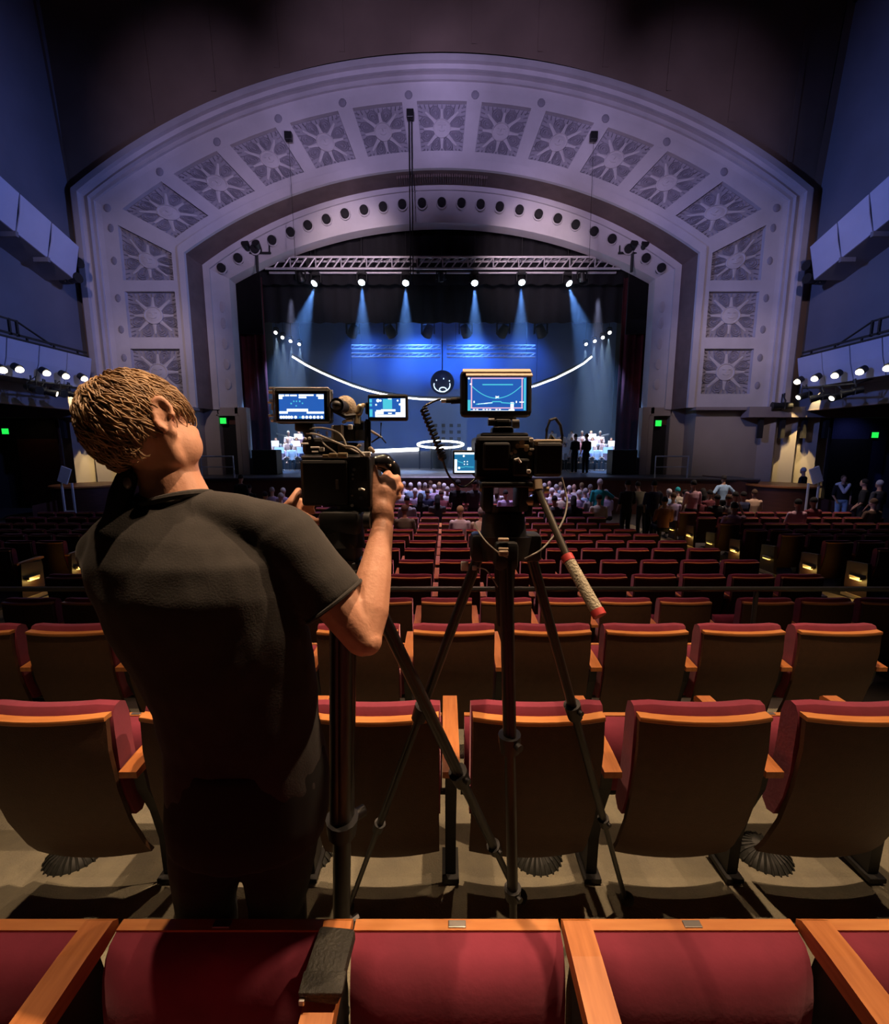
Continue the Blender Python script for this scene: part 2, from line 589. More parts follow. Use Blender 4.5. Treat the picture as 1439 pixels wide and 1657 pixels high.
def sun_shapes(fn, seed):
    """fn(s,t,h) -> world point, s,t in -1..1, h = relief towards the hall"""
    sun, leaf = MB(), MB()
    N = 20
    r0 = 0.39
    prof = [(1.0, 0.0), (1.0, 0.07), (0.9, 0.085), (0.88, 0.05), (0.8, 0.05), (0.5, 0.085), (0.2, 0.10)]
    vs_ = []
    for q, h in prof:
        for i in range(N):
            a = 2 * math.pi * i / N
            vs_.append(fn(r0 * q * math.cos(a), r0 * q * math.sin(a), h))
    fs_ = [(j * N + i, j * N + (i + 1) % N, (j + 1) * N + (i + 1) % N, (j + 1) * N + i) for j in range(len(prof) - 1) for i in range(N)]
    fs_.append(tuple(range((len(prof) - 1) * N, len(prof) * N)))
    sun.add(vs_, fs_)

    def bar(pts, wd, h0, h1):
        for (a, b) in zip(pts, pts[1:]):
            d = Vector((b[0] - a[0], b[1] - a[1]))
            if d.length < 1e-6:
                continue
            nrm = Vector((-d.y, d.x)).normalized() * wd
            q = [fn(a[0] + nrm.x, a[1] + nrm.y, h0), fn(b[0] + nrm.x, b[1] + nrm.y, h0), fn(b[0], b[1], h1), fn(a[0], a[1], h1),
                 fn(a[0] - nrm.x, a[1] - nrm.y, h0), fn(b[0] - nrm.x, b[1] - nrm.y, h0)]
            yield q
    # face on the disc
    for sx in (-1, 1):
        for q in bar([(sx * 0.06, 0.09), (sx * 0.17, 0.10)], 0.022, 0.08, 0.115):
            sun.add(q, [(0, 1, 2, 3), (3, 2, 5, 4)])
    for q in bar([(0, 0.08), (0.0, -0.04)], 0.03, 0.08, 0.13):
        sun.add(q, [(0, 1, 2, 3), (3, 2, 5, 4)])
    for q in bar([(-0.13, -0.10), (-0.05, -0.15), (0.05, -0.15), (0.13, -0.10)], 0.022, 0.07, 0.11):
        sun.add(q, [(0, 1, 2, 3), (3, 2, 5, 4)])
    # rays
    for k in range(8):
        a = math.pi / 4 * k
        ln = 0.80 if k % 2 == 0 else 0.96
        ca, sa = math.cos(a), math.sin(a)
        w0, w1 = 0.088, 0.036
        q = []
        for r, w, h in ((0.33, w0, 0.0), (0.33, w0, 0.03), (ln, w1, 0.02), (ln, w1, 0.0)):
            q += [fn(r * ca - w * sa, r * sa + w * ca, h), fn(r * ca + w * sa, r * sa - w * ca, h)]
        mid = [fn(0.33 * ca, 0.33 * sa, 0.05), fn(ln * ca, ln * sa, 0.03)]
        sun.add(q + mid, [(0, 2, 4, 6), (1, 7, 5, 3), (2, 8, 9, 4), (8, 3, 5, 9), (4, 9, 5, 7, 6)])
    # scrolled leaves between the rays
    for k in range(8):
        a = math.pi / 4 * (k + 0.5)
        for lay in range(3):
            sc = 1.0 - 0.33 * lay
            pts = []
            for j in range(15):
                g = 2 * math.pi * j / 14
                rr = 0.68 + 0.30 * sc * math.cos(g)
                ww = 0.24 * sc * math.sin(g) * (0.80 + 0.26 * math.cos(g))
                pts.append((rr * math.cos(a) - ww * math.sin(a), rr * math.sin(a) + ww * math.cos(a)))
            if lay == 0:
                leaf.add([fn(x_, y_, 0.012) for x_, y_ in pts[:-1]], [tuple(range(14))])
            for q in bar(pts, 0.022, 0.012, 0.05):
                leaf.add(q, [(0, 1, 2, 3), (3, 2, 5, 4)])
    # fringe of small leaves along the edges
    for side in range(4):
        for j in range(11):
            s = -0.9 + 1.8 * j / 10
            e = [(s, 0.97), (0.97, s), (s, -0.97), (-0.97, s)][side]
            i_ = [(s * 0.93, 0.80), (0.80, s * 0.93), (s * 0.93, -0.80), (-0.80, s * 0.93)][side]
            for q in bar([e, i_], 0.022, 0.0, 0.04):
                leaf.add(q, [(0, 1, 2, 3), (3, 2, 5, 4)])
    return sun, leaf


def sun_panel(c00, c10, c11, c01, seed):
    """corners x,z: bottom-left, bottom-right, top-right, top-left"""
    def fn(s, t, h):
        a, b = (s + 1) / 2, (t + 1) / 2
        p = (c00 * (1 - a) + c10 * a) * (1 - b) + (c01 * (1 - a) + c11 * a) * b
        return Vector((p.x, 19.118 - h, p.z))
    mb = MB()
    mb.quad(fn(-1, -1, 0), fn(1, -1, 0), fn(1, 1, 0), fn(-1, 1, 0))
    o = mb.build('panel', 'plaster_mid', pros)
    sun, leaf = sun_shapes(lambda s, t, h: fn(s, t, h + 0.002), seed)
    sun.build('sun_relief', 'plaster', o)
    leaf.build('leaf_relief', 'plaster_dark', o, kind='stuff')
    return o


NP = 11
ribs = []
for k in range(NP):
    t0 = -1 + 2 * k / NP + (0.021 if k else 0.020)
    t1 = -1 + 2 * (k + 1) / NP - (0.021 if k < NP - 1 else 0.020)
    sun_panel(on_arc('p1', t0), on_arc('p1', t1), on_arc('p0', t1), on_arc('p0', t0), k)
for k in range(NP + 1):
    t = -1 + 2 * k / NP
    ta, tb = max(-1, t - 0.021), min(1, t + 0.021)
    ribs.append([on_arc('p1', ta), on_arc('p1', tb), on_arc('p0', tb), on_arc('p0', ta)])
SZ = [(8.30, None), (6.16, 7.87), (3.9, 5.72)]
for sx in (-1, 1):
    wo, wi = BD['p0'][0], BD['p1'][0]
    xo, xi = X0 + sx * wo, X0 + sx * wi
    zz = [(8.28, None), (6.10, 7.86), (3.86, 5.66)]
    for i, (z0, z1) in enumerate(zz):
        to = BD['p0'][1] - 0.42 if z1 is None else z1
        ti = BD['p1'][1] - 0.42 if z1 is None else z1
        L = [Vector((xo, 0, z0)), Vector((xi, 0, z0)), Vector((xi, 0, ti)), Vector((xo, 0, to))]
        if sx > 0:
            L = [L[1], L[0], L[3], L[2]]
        sun_panel(*L, i)
    for z0, z1 in ((3.3, 3.86), (5.66, 6.10), (7.86, 8.28)):
        ribs.append([Vector((xo, 0, z0)), Vector((xi, 0, z0)), Vector((xi, 0, z1)), Vector((xo, 0, z1))])
    ribs.append([Vector((xo, 0, BD['p0'][1] - 0.42)), Vector((xi, 0, BD['p1'][1] - 0.42)), Vector((xi, 0, BD['p1'][1])), Vector((xo, 0, BD['p0'][1]))])
for q in ribs:
    mb = MB()
    mb.prism([Vector((p.x, 18.95, p.z)) for p in q], (0, 1, 0), 0.17)
    mb.build('rib', 'plaster', pros)
# small rosettes on the outer rail
for k in range(NP + 1):
    t = -1 + 2 * k / NP
    p = on_arc('p0', t) * 0.42 + on_arc('e', t) * 0.58
    mb = MB()
    mb.ell((p.x, 18.93, p.z), (0.15, 0.06, 0.15), n=10, m=6)
    mb.build('rosette', 'plaster_dark', pros)
for sx in (-1, 1):
    for z in (4.2, 5.3, 6.4, 7.6, 9.0, 10.2):
        mb = MB()
        mb.ell((X0 + sx * 13.02, 18.94, z), (0.12, 0.05, 0.16), n=8, m=5)
        mb.build('rosette', 'plaster_dark', pros)
    # scroll plaques on the inner pilasters
    for z in (4.4, 5.25, 6.1, 6.95, 7.6):
        mb = MB()
        mb.ell((X0 + sx * 9.42, 20.11, z), (0.17, 0.05, 0.24), n=10, m=5)
        mb.build('scroll_ornament', 'plaster', pros)
# dentil course under the crown of the arch
mb = MB()
for k in range(40):
    t = -0.165 + 0.33 * k / 39
    w, zs, za, Rr, a = circ('h')
    p = Vector((X0 + Rr * math.sin(a * t), 19.5, za - Rr + Rr * math.cos(a * t) + 0.02))
    mb.box((p.x, 19.45, p.z - 0.02), (0.06, 0.5, 0.12))
mb.build('dentil_course', 'cove', pros, kind='stuff')

# round recessed lamps round the reveal
HO = [(358, 433), (385, 417), (412, 402), (440, 388), (470, 375), (498, 364), (528, 354), (558, 345), (589, 339), (620, 334), (651, 330), (683, 328), (715, 327),
      (747, 328), (778, 330), (809, 334), (841, 339), (872, 346), (903, 353), (932, 363), (962, 374), (991, 386), (1018, 402), (1046, 417), (1071, 433)]
mb = MB()
mb.cyl((0, 0.30, 0), (0, -0.05, 0), 0.17, 0.17, 16)
mb.cyl((0, -0.05, 0), (0, -0.06, 0), 0.17, 0.14, 16)
hole_me = mb.mesh('recessed_lamp', True)
hole_me.materials.append(M['dark'])
mb = MB()
N = 18
mb.tube([(0.20 * math.cos(2 * math.pi * i / N), 0.06, 0.21 * math.sin(2 * math.pi * i / N)) for i in range(N + 1)], 0.03, 6, False)
ring_me = mb.mesh('lamp_ring', True)
ring_me.materials.append(M['plaster'])
for u, v in HO:
    o = inst('recessed_lamp', hole_me, pros, PY(u, v, 19.95))
    inst('lamp_ring', ring_me, o)

# wall above the arch, leaning into the hall, with flat ribs
mb = MB()
ol = bd('a', 19.05)[1:-1]
ol = [Vector((-14.85, 19.2, 3.3)), Vector((-14.85, 19.2, 11.6))] + ol + [Vector((14.85, 19.2, 11.6)), Vector((14.85, 19.2, 3.3))]


def lean(z):
    return 19.08 - 0.007 * max(0.0, z - 10.5) ** 2 if z < 22 else 18.15 - 0.35 * (z - 22)


A = [Vector((p.x, lean(p.z), p.z)) for p in bd('a', 19.05)[1:-1]]
rows_ = [A]
for f in (0.25, 0.5, 0.75, 1.0):
    rr = []
    for p in A:
        z = p.z + (23.0 - p.z) * f
        x = p.x + (p.x * 1.02 - p.x) * f
        rr.append(Vector((x, lean(z), z)))
    rows_.append(rr)
for a, b in zip(rows_, rows_[1:]):
    strip(mb, a, b)
for sx in (-1, 1):
    mb.quad((X0 + sx * 14.5, 19.07, 3.3), (sx * 15.2, 19.07, 3.3), (sx * 15.2, lean(12), 12), (X0 + sx * 14.5, lean(12), 12))
    mb.quad((X0 + sx * 14.5, lean(11.5), 11.5), (sx * 15.2, lean(11.5), 11.5), (sx * 15.2, lean(23), 23), (X0 + sx * 14.5, lean(23), 23))
top_wall = struct('wall_upper', mb, 'ceiling')
for k in range(-5, 6):
    x = X0 + 2.45 * k + 1.2
    w, zs, za, Rr, a_ = circ('a')
    zz0 = za - Rr + math.sqrt(Rr * Rr - (x - X0) ** 2) + 0.25 if abs(x - X0) < w else 12
    mb = MB()
    zl = [zz0 + (22.5 - zz0) * i / 6 for i in range(7)]
    for z0, z1 in zip(zl, zl[1:]):
        mb.quad((x - 0.10, lean(z0) - 0.04, z0), (x + 0.10, lean(z0) - 0.04, z0), (x + 0.10, lean(z1) - 0.04, z1), (x - 0.10, lean(z1) - 0.04, z1))
        for e in (-0.10, 0.10):
            mb.quad((x + e, lean(z0) - 0.04, z0), (x + e, lean(z0) + 0.02, z0), (x + e, lean(z1) + 0.02, z1), (x + e, lean(z1) - 0.04, z1))
    mb.build('rib', 'ceiling', top_wall)
mb = MB()
mb.quad((-16, 18.5, 23), (16, 18.5, 23), (16, -2, 23), (-16, -2, 23))
struct('ceiling', mb, 'ceiling')

# side walls and their stepped boxes
for sx, nm in ((-1, 'left'), (1, 'right')):
    mb = MB()
    mb.box((sx * 14.95, 13.0, 13.2), (0.5, 12.4, 20.0))
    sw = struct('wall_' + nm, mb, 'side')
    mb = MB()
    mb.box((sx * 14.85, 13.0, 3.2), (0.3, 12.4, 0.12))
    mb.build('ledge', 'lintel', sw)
mb = MB()
mb.box((15.9, 17.3, 19.6), (2.6, 2.4, 4.4))
mb.box((15.9, 16.1, 19.6), (2.8, 0.2, 4.6))
struct('trim_1', mb, 'dark')


def side_box(sx, upper):
    nm = 'upper_box_front' if upper else 'lower_box_front'
    side = 'left' if sx < 0 else 'right'
    o = struct_root(('trim_' + ('2' if sx < 0 else '3')) if upper else ('trim_' + ('4' if sx < 0 else '5')))
    xf, xb = sx * 13.3, sx * 14.72
    Ys = [17.45, 16.35, 15.25, 14.15, 13.05, 11.95, 10.85]

    def zt(y):
        return 1.75 + (7.12 + 0.30 * (17.5 - y) if upper else 3.24)
    hgt = 1.12 if upper else 1.10
    for a, b in zip(Ys, Ys[1:]):
        a2, b2 = a - 0.02, b + 0.02
        mb = MB()
        mb.prism([(xf, a2, zt(a2)), (xf, b2, zt(b2)), (xf + sx * 0.10, b2, zt(b2) - hgt * 0.5), (xf + sx * 0.28, b2, zt(b2) - hgt), (xf + sx * 0.28, a2, zt(a2) - hgt),
                  (xf + sx * 0.10, a2, zt(a2) - hgt * 0.5)][:6], (sx, 0, 0), 0.06)
        mb.quad((xf, a2, zt(a2)), (xf, b2, zt(b2)), (xb, b2, zt(b2)), (xb, a2, zt(a2)))
        mb.build('panel', 'fascia', o)
    mb = MB()
    mb.prism([(xf + sx * 0.04, Ys[0] - 0.01, zt(Ys[0]) - 0.03), (xb, Ys[0] - 0.01, zt(Ys[0]) - 0.03), (xb, Ys[0] - 0.01, zt(Ys[0]) - hgt + 0.04), (xf + sx * 0.3, Ys[0] - 0.01, zt(Ys[0]) - hgt + 0.04)], (0, -1, 0), 0.05)
    mb.build('end_cap', 'fascia', o)
    mb = MB()
    mb.prism([(xf + sx * 0.32, Ys[0], zt(Ys[0]) - hgt), (xb, Ys[0], zt(Ys[0]) - hgt), (xb, Ys[-1], zt(Ys[-1]) - hgt), (xf + sx * 0.32, Ys[-1], zt(Ys[-1]) - hgt)], (0, 0, 1), 0.05)
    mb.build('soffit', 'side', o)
    if upper:
        for y in (16.35, 15.25, 14.15):
            mb = MB()
            mb.box((xf + sx * 0.5, y, zt(y) - hgt - 0.05), (0.5, 0.10, 0.16))
            mb.build('bracket', 'side', o)
    else:
        # black guard rail on top
        zt_ = zt(0)
        mb = MB()
        for y in (17.0, 16.0, 15.0, 14.0, 13.0, 12.0, 11.0):
            mb.box((xf + sx * 0.15, y, zt_ + 0.09), (0.05, 0.05, 0.18))
        mb.box((xf + sx * 0.15, 14.2, zt_ + 0.20), (0.06, 6.4, 0.06))
        mb.box((xf + sx * 0.15, 14.2, zt_ + 0.04), (0.14, 6.4, 0.09))
        mb.box((xf + sx * 0.15, 13.4, zt_ + 0.62), (0.05, 2.6, 0.05))
        for y in (14.7, 14.45, 13.4, 12.2):
            mb.box((xf + sx * 0.15, y, zt_ + 0.4), (0.06, 0.06, 0.5))
        mb.cyl((xf + sx * 0.15, 14.7, zt_ + 0.62), (xf + sx * 0.15, 15.9, zt_ + 0.16), 0.03)
        mb.build('guard_rail', 'iron', o)
    return o


for sx in (-1, 1):
    side_box(sx, True)
    side_box(sx, False)

# lower wall under the proscenium, doors, lintel, columns
for sx, nm in ((-1, 'left'), (1, 'right')):
    root = struct_root('wall_' + nm)
    mb = MB()   # inner pilaster base with a door opening
    mb.box((sx * 8.93, 20.1, 1.9), (0.5, 0.4, 3.0))
    mb.box((sx * 10.27, 20.1, 1.9), (0.75, 0.4, 3.0))
    mb.box((sx * 9.5, 20.1, 3.22), (0.9, 0.4, 0.34))
    mb.box((sx * 10.6, 19.55, 1.5), (0.1, 1.0, 3.8))
    mb.build('pilaster_base', 'wall', root)
    mb = MB()
    mb.box((sx * 12.0, 19.2, 1.0), (2.7, 0.3, 4.6))
    mb.build('plain_wall', 'wall', root)
    mb = MB()
    mb.box((sx * 16.6, 18.75, 3.10), (8.4, 0.5, 0.42))
    mb.box((sx * 11.6, 18.9, 3.25), (2.6, 0.5, 0.12))
    mb.build('lintel', 'lintel', root)
    mb = MB()
    mb.box((sx * 16.4, 19.4, 4.0), (6.0, 0.3, 1.6))
    mb.build('band_wall', 'side', root)
    # folded column screen
    xs = [13.15, 13.75, 14.05, 14.65, 14.95, 15.55, 15.85, 16.25]
    ys = [19.1, 18.78, 19.1, 18.78, 19.1, 18.78, 19.1, 19.1]
    for i in range(len(xs) - 1):
        mb = MB()
        a, b = xs[i], xs[i + 1]
        mb.prism([(sx * a, ys[i], -1.1), (sx * b, ys[i + 1], -1.1), (sx * b, ys[i + 1], 2.95), (sx * a, ys[i], 2.95)], (0, 1, 0), 0.08)
        mb.build('column_panel', 'wall', root)
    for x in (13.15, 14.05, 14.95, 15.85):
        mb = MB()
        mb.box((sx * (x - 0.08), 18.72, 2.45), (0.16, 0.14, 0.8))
        mb.build('dark_slot', 'dark', root)  # narrow dark block at the top of each fold
    # dark lobby opening beyond
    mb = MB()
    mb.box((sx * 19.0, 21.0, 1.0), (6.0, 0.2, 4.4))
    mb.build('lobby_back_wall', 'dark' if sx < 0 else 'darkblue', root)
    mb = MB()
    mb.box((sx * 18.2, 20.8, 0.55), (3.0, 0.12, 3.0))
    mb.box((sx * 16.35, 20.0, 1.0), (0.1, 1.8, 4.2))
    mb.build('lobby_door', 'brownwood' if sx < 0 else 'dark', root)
    # doors beside the stage
    d = struct_root('door_' + ('1' if sx < 0 else '2'))
    mb = MB()
    mb.box((sx * 9.5, 20.22, 1.45), (0.86, 0.06, 2.4))
    mb.build('door_leaf', 'dark', d)
    mb = MB()
    mb.box((sx * 9.5, 20.22, 2.86), (0.86, 0.06, 0.38))
    mb.build('transom', 'brownwood', d)
    mb = MB()
    mb.box((sx * 9.02, 19.96, 1.65), (0.09, 0.16, 2.85))
    mb.box((sx * 9.96, 19.96, 1.65), (0.09, 0.16, 2.85))
    mb.box((sx * 9.5, 19.96, 3.08), (1.0, 0.16, 0.09))
    mb.build('door_frame', 'wall', d)

# rear and outer closing walls, so the hall is closed behind the camera
mb = MB()
mb.box((0, -2.4, 10), (34, 0.2, 28))
struct('wall_back', mb, 'dark')
for sx in (-1, 1):
    mb = MB()
    mb.box((sx * 20.6, 9.5, 1.6), (0.2, 24, 6))
    struct('wall_' + ('left' if sx < 0 else 'right'), mb, 'dark')

# ------------------------------------------------------------------ stage
SZ = 0.46
mb = MB()
mb.quad((-16, 20.4, 14.5), (16, 20.4, 14.5), (16, 33, 14.5), (-16, 33, 14.5))
struct('ceiling', mb, 'dark')
mb = MB()
edge = [(-12.2, 17.2), (-10, 17.7), (-7, 18.1), (-3, 18.3), (0, 18.35), (3, 18.3), (7, 18.1), (10, 17.7), (12.2, 17.2)]
mb.prism([Vector((x, y, SZ)) for x, y in edge] + [Vector((12.2, 33, SZ)), Vector((-12.2, 33, SZ))], (0, 0, -1), 0.12)
stage = struct('floor_stage', mb, 'stagefloor')
mb = MB()
for (xa, ya), (xb, yb) in zip(edge, edge[1:]):
    mb.quad((xa, ya + 0.06, SZ - 0.12), (xb, yb + 0.06, SZ - 0.12), (xb, yb + 0.06, -1.1), (xa, ya + 0.06, -1.1))
mb.build('apron_front', 'apron', stage)
mb = MB()
for (xa, ya), (xb, yb) in zip(edge, edge[1:]):
    mb.tube([(xa, ya - 0.01, SZ - 0.03), (xb, yb - 0.01, SZ - 0.03)], 0.045, 6)
mb.build('nosing', 'stagefloor', stage)
# sloping side ramps
for sx in (-1, 1):
    mb = MB()
    mb.prism([(sx * 11.0, 17.6, 0.50), (sx * 14.6, 15.6, -0.35), (sx * 14.6, 15.6, -1.1), (sx * 11.0, 17.6, -1.1)], (0, 1, 0), 1.4)
    struct('trim_' + ('6' if sx < 0 else '7'), mb, 'apron')
mb = MB()
mb.quad((-11.5, 31.2, SZ), (11.5, 31.2, SZ), (11.5, 31.2, 12), (-11.5, 31.2, 12))
struct('wall_stage', mb, 'cyc')
# drapes: each hangs in folds


def drape(name, x0, x1, z0, z1, Y, m, label, folds=14, amp=0.10):
    mb = MB()
    n = folds * 6
    a, b = [], []
    for i in range(n + 1):
        x = x0 + (x1 - x0) * i / n
        y = Y + amp * math.sin(2 * math.pi * folds * i / n) + 0.03 * math.sin(i * 0.7)
        a.append(Vector((x, y, z0)))
        b.append(Vector((x, y, z1)))
    strip(mb, a, b)
    o = mb.build(name, m, None, 'all')
    s = o.modifiers.new('thickness', 'SOLIDIFY')
    s.thickness = 0.02
    return tag(o, label, 'curtain')


drape('stage_curtain', -10.3, 10.3, 9.0, 14.5, 21.6, 'drape', 'black top valance filling the crown of the stage opening', 30)
drape('stage_curtain', -10.3, 10.3, 7.55, 14.5, 22.4, 'drape', 'dark horizontal border drape behind the lit stage lamps', 30)
drape('stage_curtain', -10.6, -8.2, SZ + 0.02, 9.2, 21.3, 'maroon', 'dark maroon leg curtain on the opening side nearest the bending man', 7)
drape('stage_curtain', 8.05, 10.6, SZ + 0.02, 9.2, 21.3, 'maroon', 'dark maroon leg curtain beside the two singers in black', 7)
for sx, lb in ((-1, 'black side border hanging beside the stage truss end nearest the bending man'), (1, 'black side border hanging beside the far end of the stage truss')):
    mb = MB()
    mb.prism([(sx * 9.75, 20.95, 6.75), (sx * 8.15, 20.95, 6.7), (sx * 8.15, 20.95, 14.5), (sx * 9.75, 20.95, 14.5)], (0, 1, 0), 0.1)
    tag(mb.build('side_border', 'drape'), lb, 'curtain')

# ------------------------------------------------------------------ stage lighting and set pieces
def truss(x0, x1, y, z, h, label, n, m='truss', chord_r=0.05, ends=True):
    t = thing('lighting_truss', label, 'truss', ((x0 + x1) / 2, y, z))
    hl = (x1 - x0) / 2
    for dy in (-h / 2, h / 2):
        for dz in (0, h):
            mb = MB()
            mb.cyl((-hl, dy, dz), (hl, dy, dz), chord_r, n=8)
            mb.build('chord', m, t, True)
    mb = MB()
    st = 2 * hl / n
    mb.cyl((-st / 2, 0, -h / 2), (st / 2, 0, h / 2), chord_r * 0.62, n=6)
    br = mb.mesh('brace', True)
    br.materials.append(M[m])
    mb = MB()
    mb.cyl((0, 0, -h / 2), (0, 0, h / 2), chord_r * 0.62, n=6)
    up = mb.mesh('upright', True)
    up.materials.append(M[m])
    for i in range(n):
        o = inst('brace', br, t, (-hl + st * (i + 0.5), -h / 2, h / 2))
        if i % 2:
            o.rotation_euler = (0, math.pi, 0)
        o = inst('brace', br, t, (-hl + st * (i + 0.5), 0, h))
        o.rotation_euler = (math.pi / 2, 0, 0)
        if i % 3 == 0:
            inst('upright', up, t, (-hl + st * i, -h / 2, h / 2)) if i % 3 == 0 else None
    if y > 25:
        for x in (-hl * 0.8, hl * 0.8):
            mb = MB()
            mb.cyl((x, 0, h), (x, 0, 14.49 - z), 0.012, n=6)
            mb.build('wire', 'iron', t)
    return t


ft = truss(-7.86, 7.70, 21.10, 9.42, 0.47, 'long silver box truss spanning the stage opening above the lit lamps', 42)
for x in (-5.9, -1.1, 5.6):
    mb = MB()
    mb.cyl((x, 0.25, 0.44), (x, 0.25, 5.1), 0.02, n=6)
    mb.box((x, 0, 0.23), (0.14, 0.5, 0.55))
    mb.build('hanger', 'iron', ft)


def moving_head(loc, tgt, lit, label, group=None, sc=1.0, m_lens='g_head'):
    t = thing('moving_head_lamp', label, 'stage lamp', loc, group=group)
    d = (Vector(tgt) - Vector(loc)).normalized()
    mb = MB()
    mb.bbox((0, 0, 0.30 * sc), (0.34 * sc, 0.26 * sc, 0.12 * sc), 0.02 * sc)
    mb.build('base_box', 'black', t)
    mb = MB()
    for s in (-1, 1):
        mb.bbox((s * 0.21 * sc, 0, 0.10 * sc), (0.05 * sc, 0.12 * sc, 0.36 * sc), 0.012 * sc)
    mb.bbox((0, 0, 0.25 * sc), (0.44 * sc, 0.13 * sc, 0.05 * sc), 0.012 * sc)
    mb.build('yoke', 'black', t)
    mb = MB()
    mb.cyl(-d * 0.20 * sc, d * 0.02 * sc, 0.12 * sc, 0.17 * sc, 16)
    mb.cyl(d * 0.02 * sc, d * 0.17 * sc, 0.17 * sc, 0.165 * sc, 16)
    h = mb.build('lamp_head', 'black', t, True)
    mb = MB()
    mb.ell(d * 0.165 * sc, (0.145 * sc, 0.145 * sc, 0.06 * sc), axes=(d.orthogonal().normalized(), d.cross(d.orthogonal()).normalized(), d), n=14, m=6)
    mb.build('lens', m_lens if lit else 'gloss', h, True)
    mb = MB()
    mb.cyl((0, 0, 0.30 * sc), (0, 0, 14.49 - loc[2]), 0.014, n=6)
    mb.build('drop_pipe', 'iron', t)
    return t


heads = [(512, 455), (586, 453), (657, 454), (768, 454), (844, 453), (918, 455)]
names = ['lit lamp at the truss end nearest the bending man, tilted outwards', 'lit lamp second along the truss from the bending man', 'lit lamp third along the truss, before the gap',
         'lit lamp fourth along the truss, after the gap', 'lit lamp fifth along the truss, next to the last', 'lit lamp at the far truss end, tilted outwards']
for i, (u, v) in enumerate(heads):
    p = PY(u, v, 21.1)
    tx = p.x + (-3.4 if i == 0 else 3.4 if i == 5 else (-0.25 if i < 3 else 0.25))
    t = Vector((tx, 22.2, 1.0)) if i in (0, 5) else Vector((tx, 21.9, 1.0))
    aim = Vector((tx, 17.0, 3.2))
    moving_head(p, aim, True, 'blue-white ' + names[i], 'lit lamps under the stage truss')
    q = p + (t - p).normalized() * 0.35
    spot('stage_beam', q, t, 9000, (0.22, 0.45, 1.0), 27 if 0 < i < 5 else 32, 0.6, 0.05)
for u, lb in ((487, 'unlit black lamp hanging at the bending man end of the truss'), (714, 'unlit black lamp hanging at the middle of the truss'), (942, 'unlit black lamp hanging at the far end of the truss')):
    p = PY(u, 449, 21.2)
    moving_head(p, p + Vector((0.2, 0.3, -1)), False, lb)
# small side lamps with their own beams
SL = [(447, 537), (458, 545), (471, 551), (485, 556)]
for sx in (-1, 1):
    for k, (u, v) in enumerate(SL):
        uu = u if sx < 0 else 1433 - u
        y = 24.0 + k * 1.2
        p = PY(uu, v, y)
        moving_head(p, p + Vector((0, -0.5, -0.35)), True, 'small white wing lamp %s, %s' % (['nearest the audience', 'second from the audience', 'third from the audience', 'deepest on stage'][k], 'near the bending man' if sx < 0 else 'above the singers'),
                    'small wing lamps', 0.62, 'g_white')
        spot('wing_beam', p + Vector((0, 0, -0.25)), p + Vector((0, 0, -5)), 2200, (0.75, 0.9, 1.0), 26, 0.6, 0.03)
for k in (-2, -1, 0, 1, 2, 3):
    x = -5.2 + 2.6 * (k + 2) * 0.82
    p = Vector((x, 26.5, 8.15))
    moving_head(p, p + Vector((0.5 * (1 if k % 2 else -1), 0.6, -1)), False, 'dark unlit lamp silhouetted against the blue-lit cloth, %s along from the bending man' % ORD[k + 2], 'dark lamps before the blue cloth', 1.7)
for v0, lb in ((562, 'upper of the two faint blue trusses low before the backcloth'), (575, 'lower of the two faint blue trusses low before the backcloth')):
    pl, pr_ = PY(569, v0 + 3, 29.5), PY(866, v0 + 3, 29.5)
    for a, b in ((pl.x, -0.25), (0.15, pr_.x)):
        truss(a, b, 29.5, pl.z, 0.22, lb + (', half beyond the gap' if a > 0 else ', half before the gap'), 14, chord_r=0.03)

# haze filling the stage
mb = MB()
mb.box((0, 26.0, 5.2), (20.2, 10.1, 9.46))
hz = mb.build('haze', None or 'drape', None, kind='stuff')
hm = bpy.data.materials.new('stage_haze')
hm.use_nodes = True
nt = hm.node_tree
nt.nodes.clear()
out = nt.nodes.new('ShaderNodeOutputMaterial')
vsn = nt.nodes.new('ShaderNodeVolumeScatter')
vsn.inputs['Color'].default_value = (0.62, 0.78, 1.0, 1)  # haze tinted blue to carry the stage light
vsn.inputs['Density'].default_value = 0.020
vsn.inputs['Anisotropy'].default_value = 0.25
nt.links.new(vsn.outputs[0], out.inputs['Volume'])
hz.data.materials.clear()
hz.data.materials.append(hm)
tag(hz, 'thin blue haze filling the lit stage', 'haze')

# LED bars and the ring
arc = [(473, 577), (496, 591), (520, 603), (545, 614), (570, 624), (595, 632), (620, 638), (650, 643), (682, 646), (715, 647), (750, 646), (790, 641), (830, 634), (868, 624), (900, 612), (926, 599), (945, 588), (958, 577)]
mb = MB()
mb.tube([PY(u, v, 27.0) for u, v in arc], 0.047, 8)
led = mb.build('led_arc_bar', 'g_led', None, True)
tag(led, 'long white glowing bar hanging in a smile-shaped curve on stage', 'light bar')
mb = MB()
mb.tube([PY(u, v - 3.2, 27.08) for u, v in arc], 0.07, 6)
mb.build('bar_backing', 'iron', led, True)
for q in (0, 4, 13, 17):
    p = PY(arc[q][0], arc[q][1], 27.05)
    mb = MB()
    mb.cyl(p, (p.x, p.y, 14.49), 0.01, n=5)
    mb.build('wire', 'iron', led)
for u0, u1, v0, v1, lb in ((560, 678, 732, 727, 'white glowing floor bar behind the cable-draped camera'), (757, 880, 727, 732, 'white glowing floor bar behind the camera with the pan handle')):
    a, b = PY(u0, v0, 25.6), PY(u1, v1, 25.6)
    mb = MB()
    mb.tube([a, (a + b) / 2, b], 0.10, 8)
    o = mb.build('led_floor_bar', 'g_led', None, True)
    tag(o, lb, 'light bar')
BZ = PY(678, 727, 25.6).z - 0.12
mb = MB()
mb.box((0, 28.2, (BZ + SZ) / 2), (11.4, 5.0, BZ - SZ))
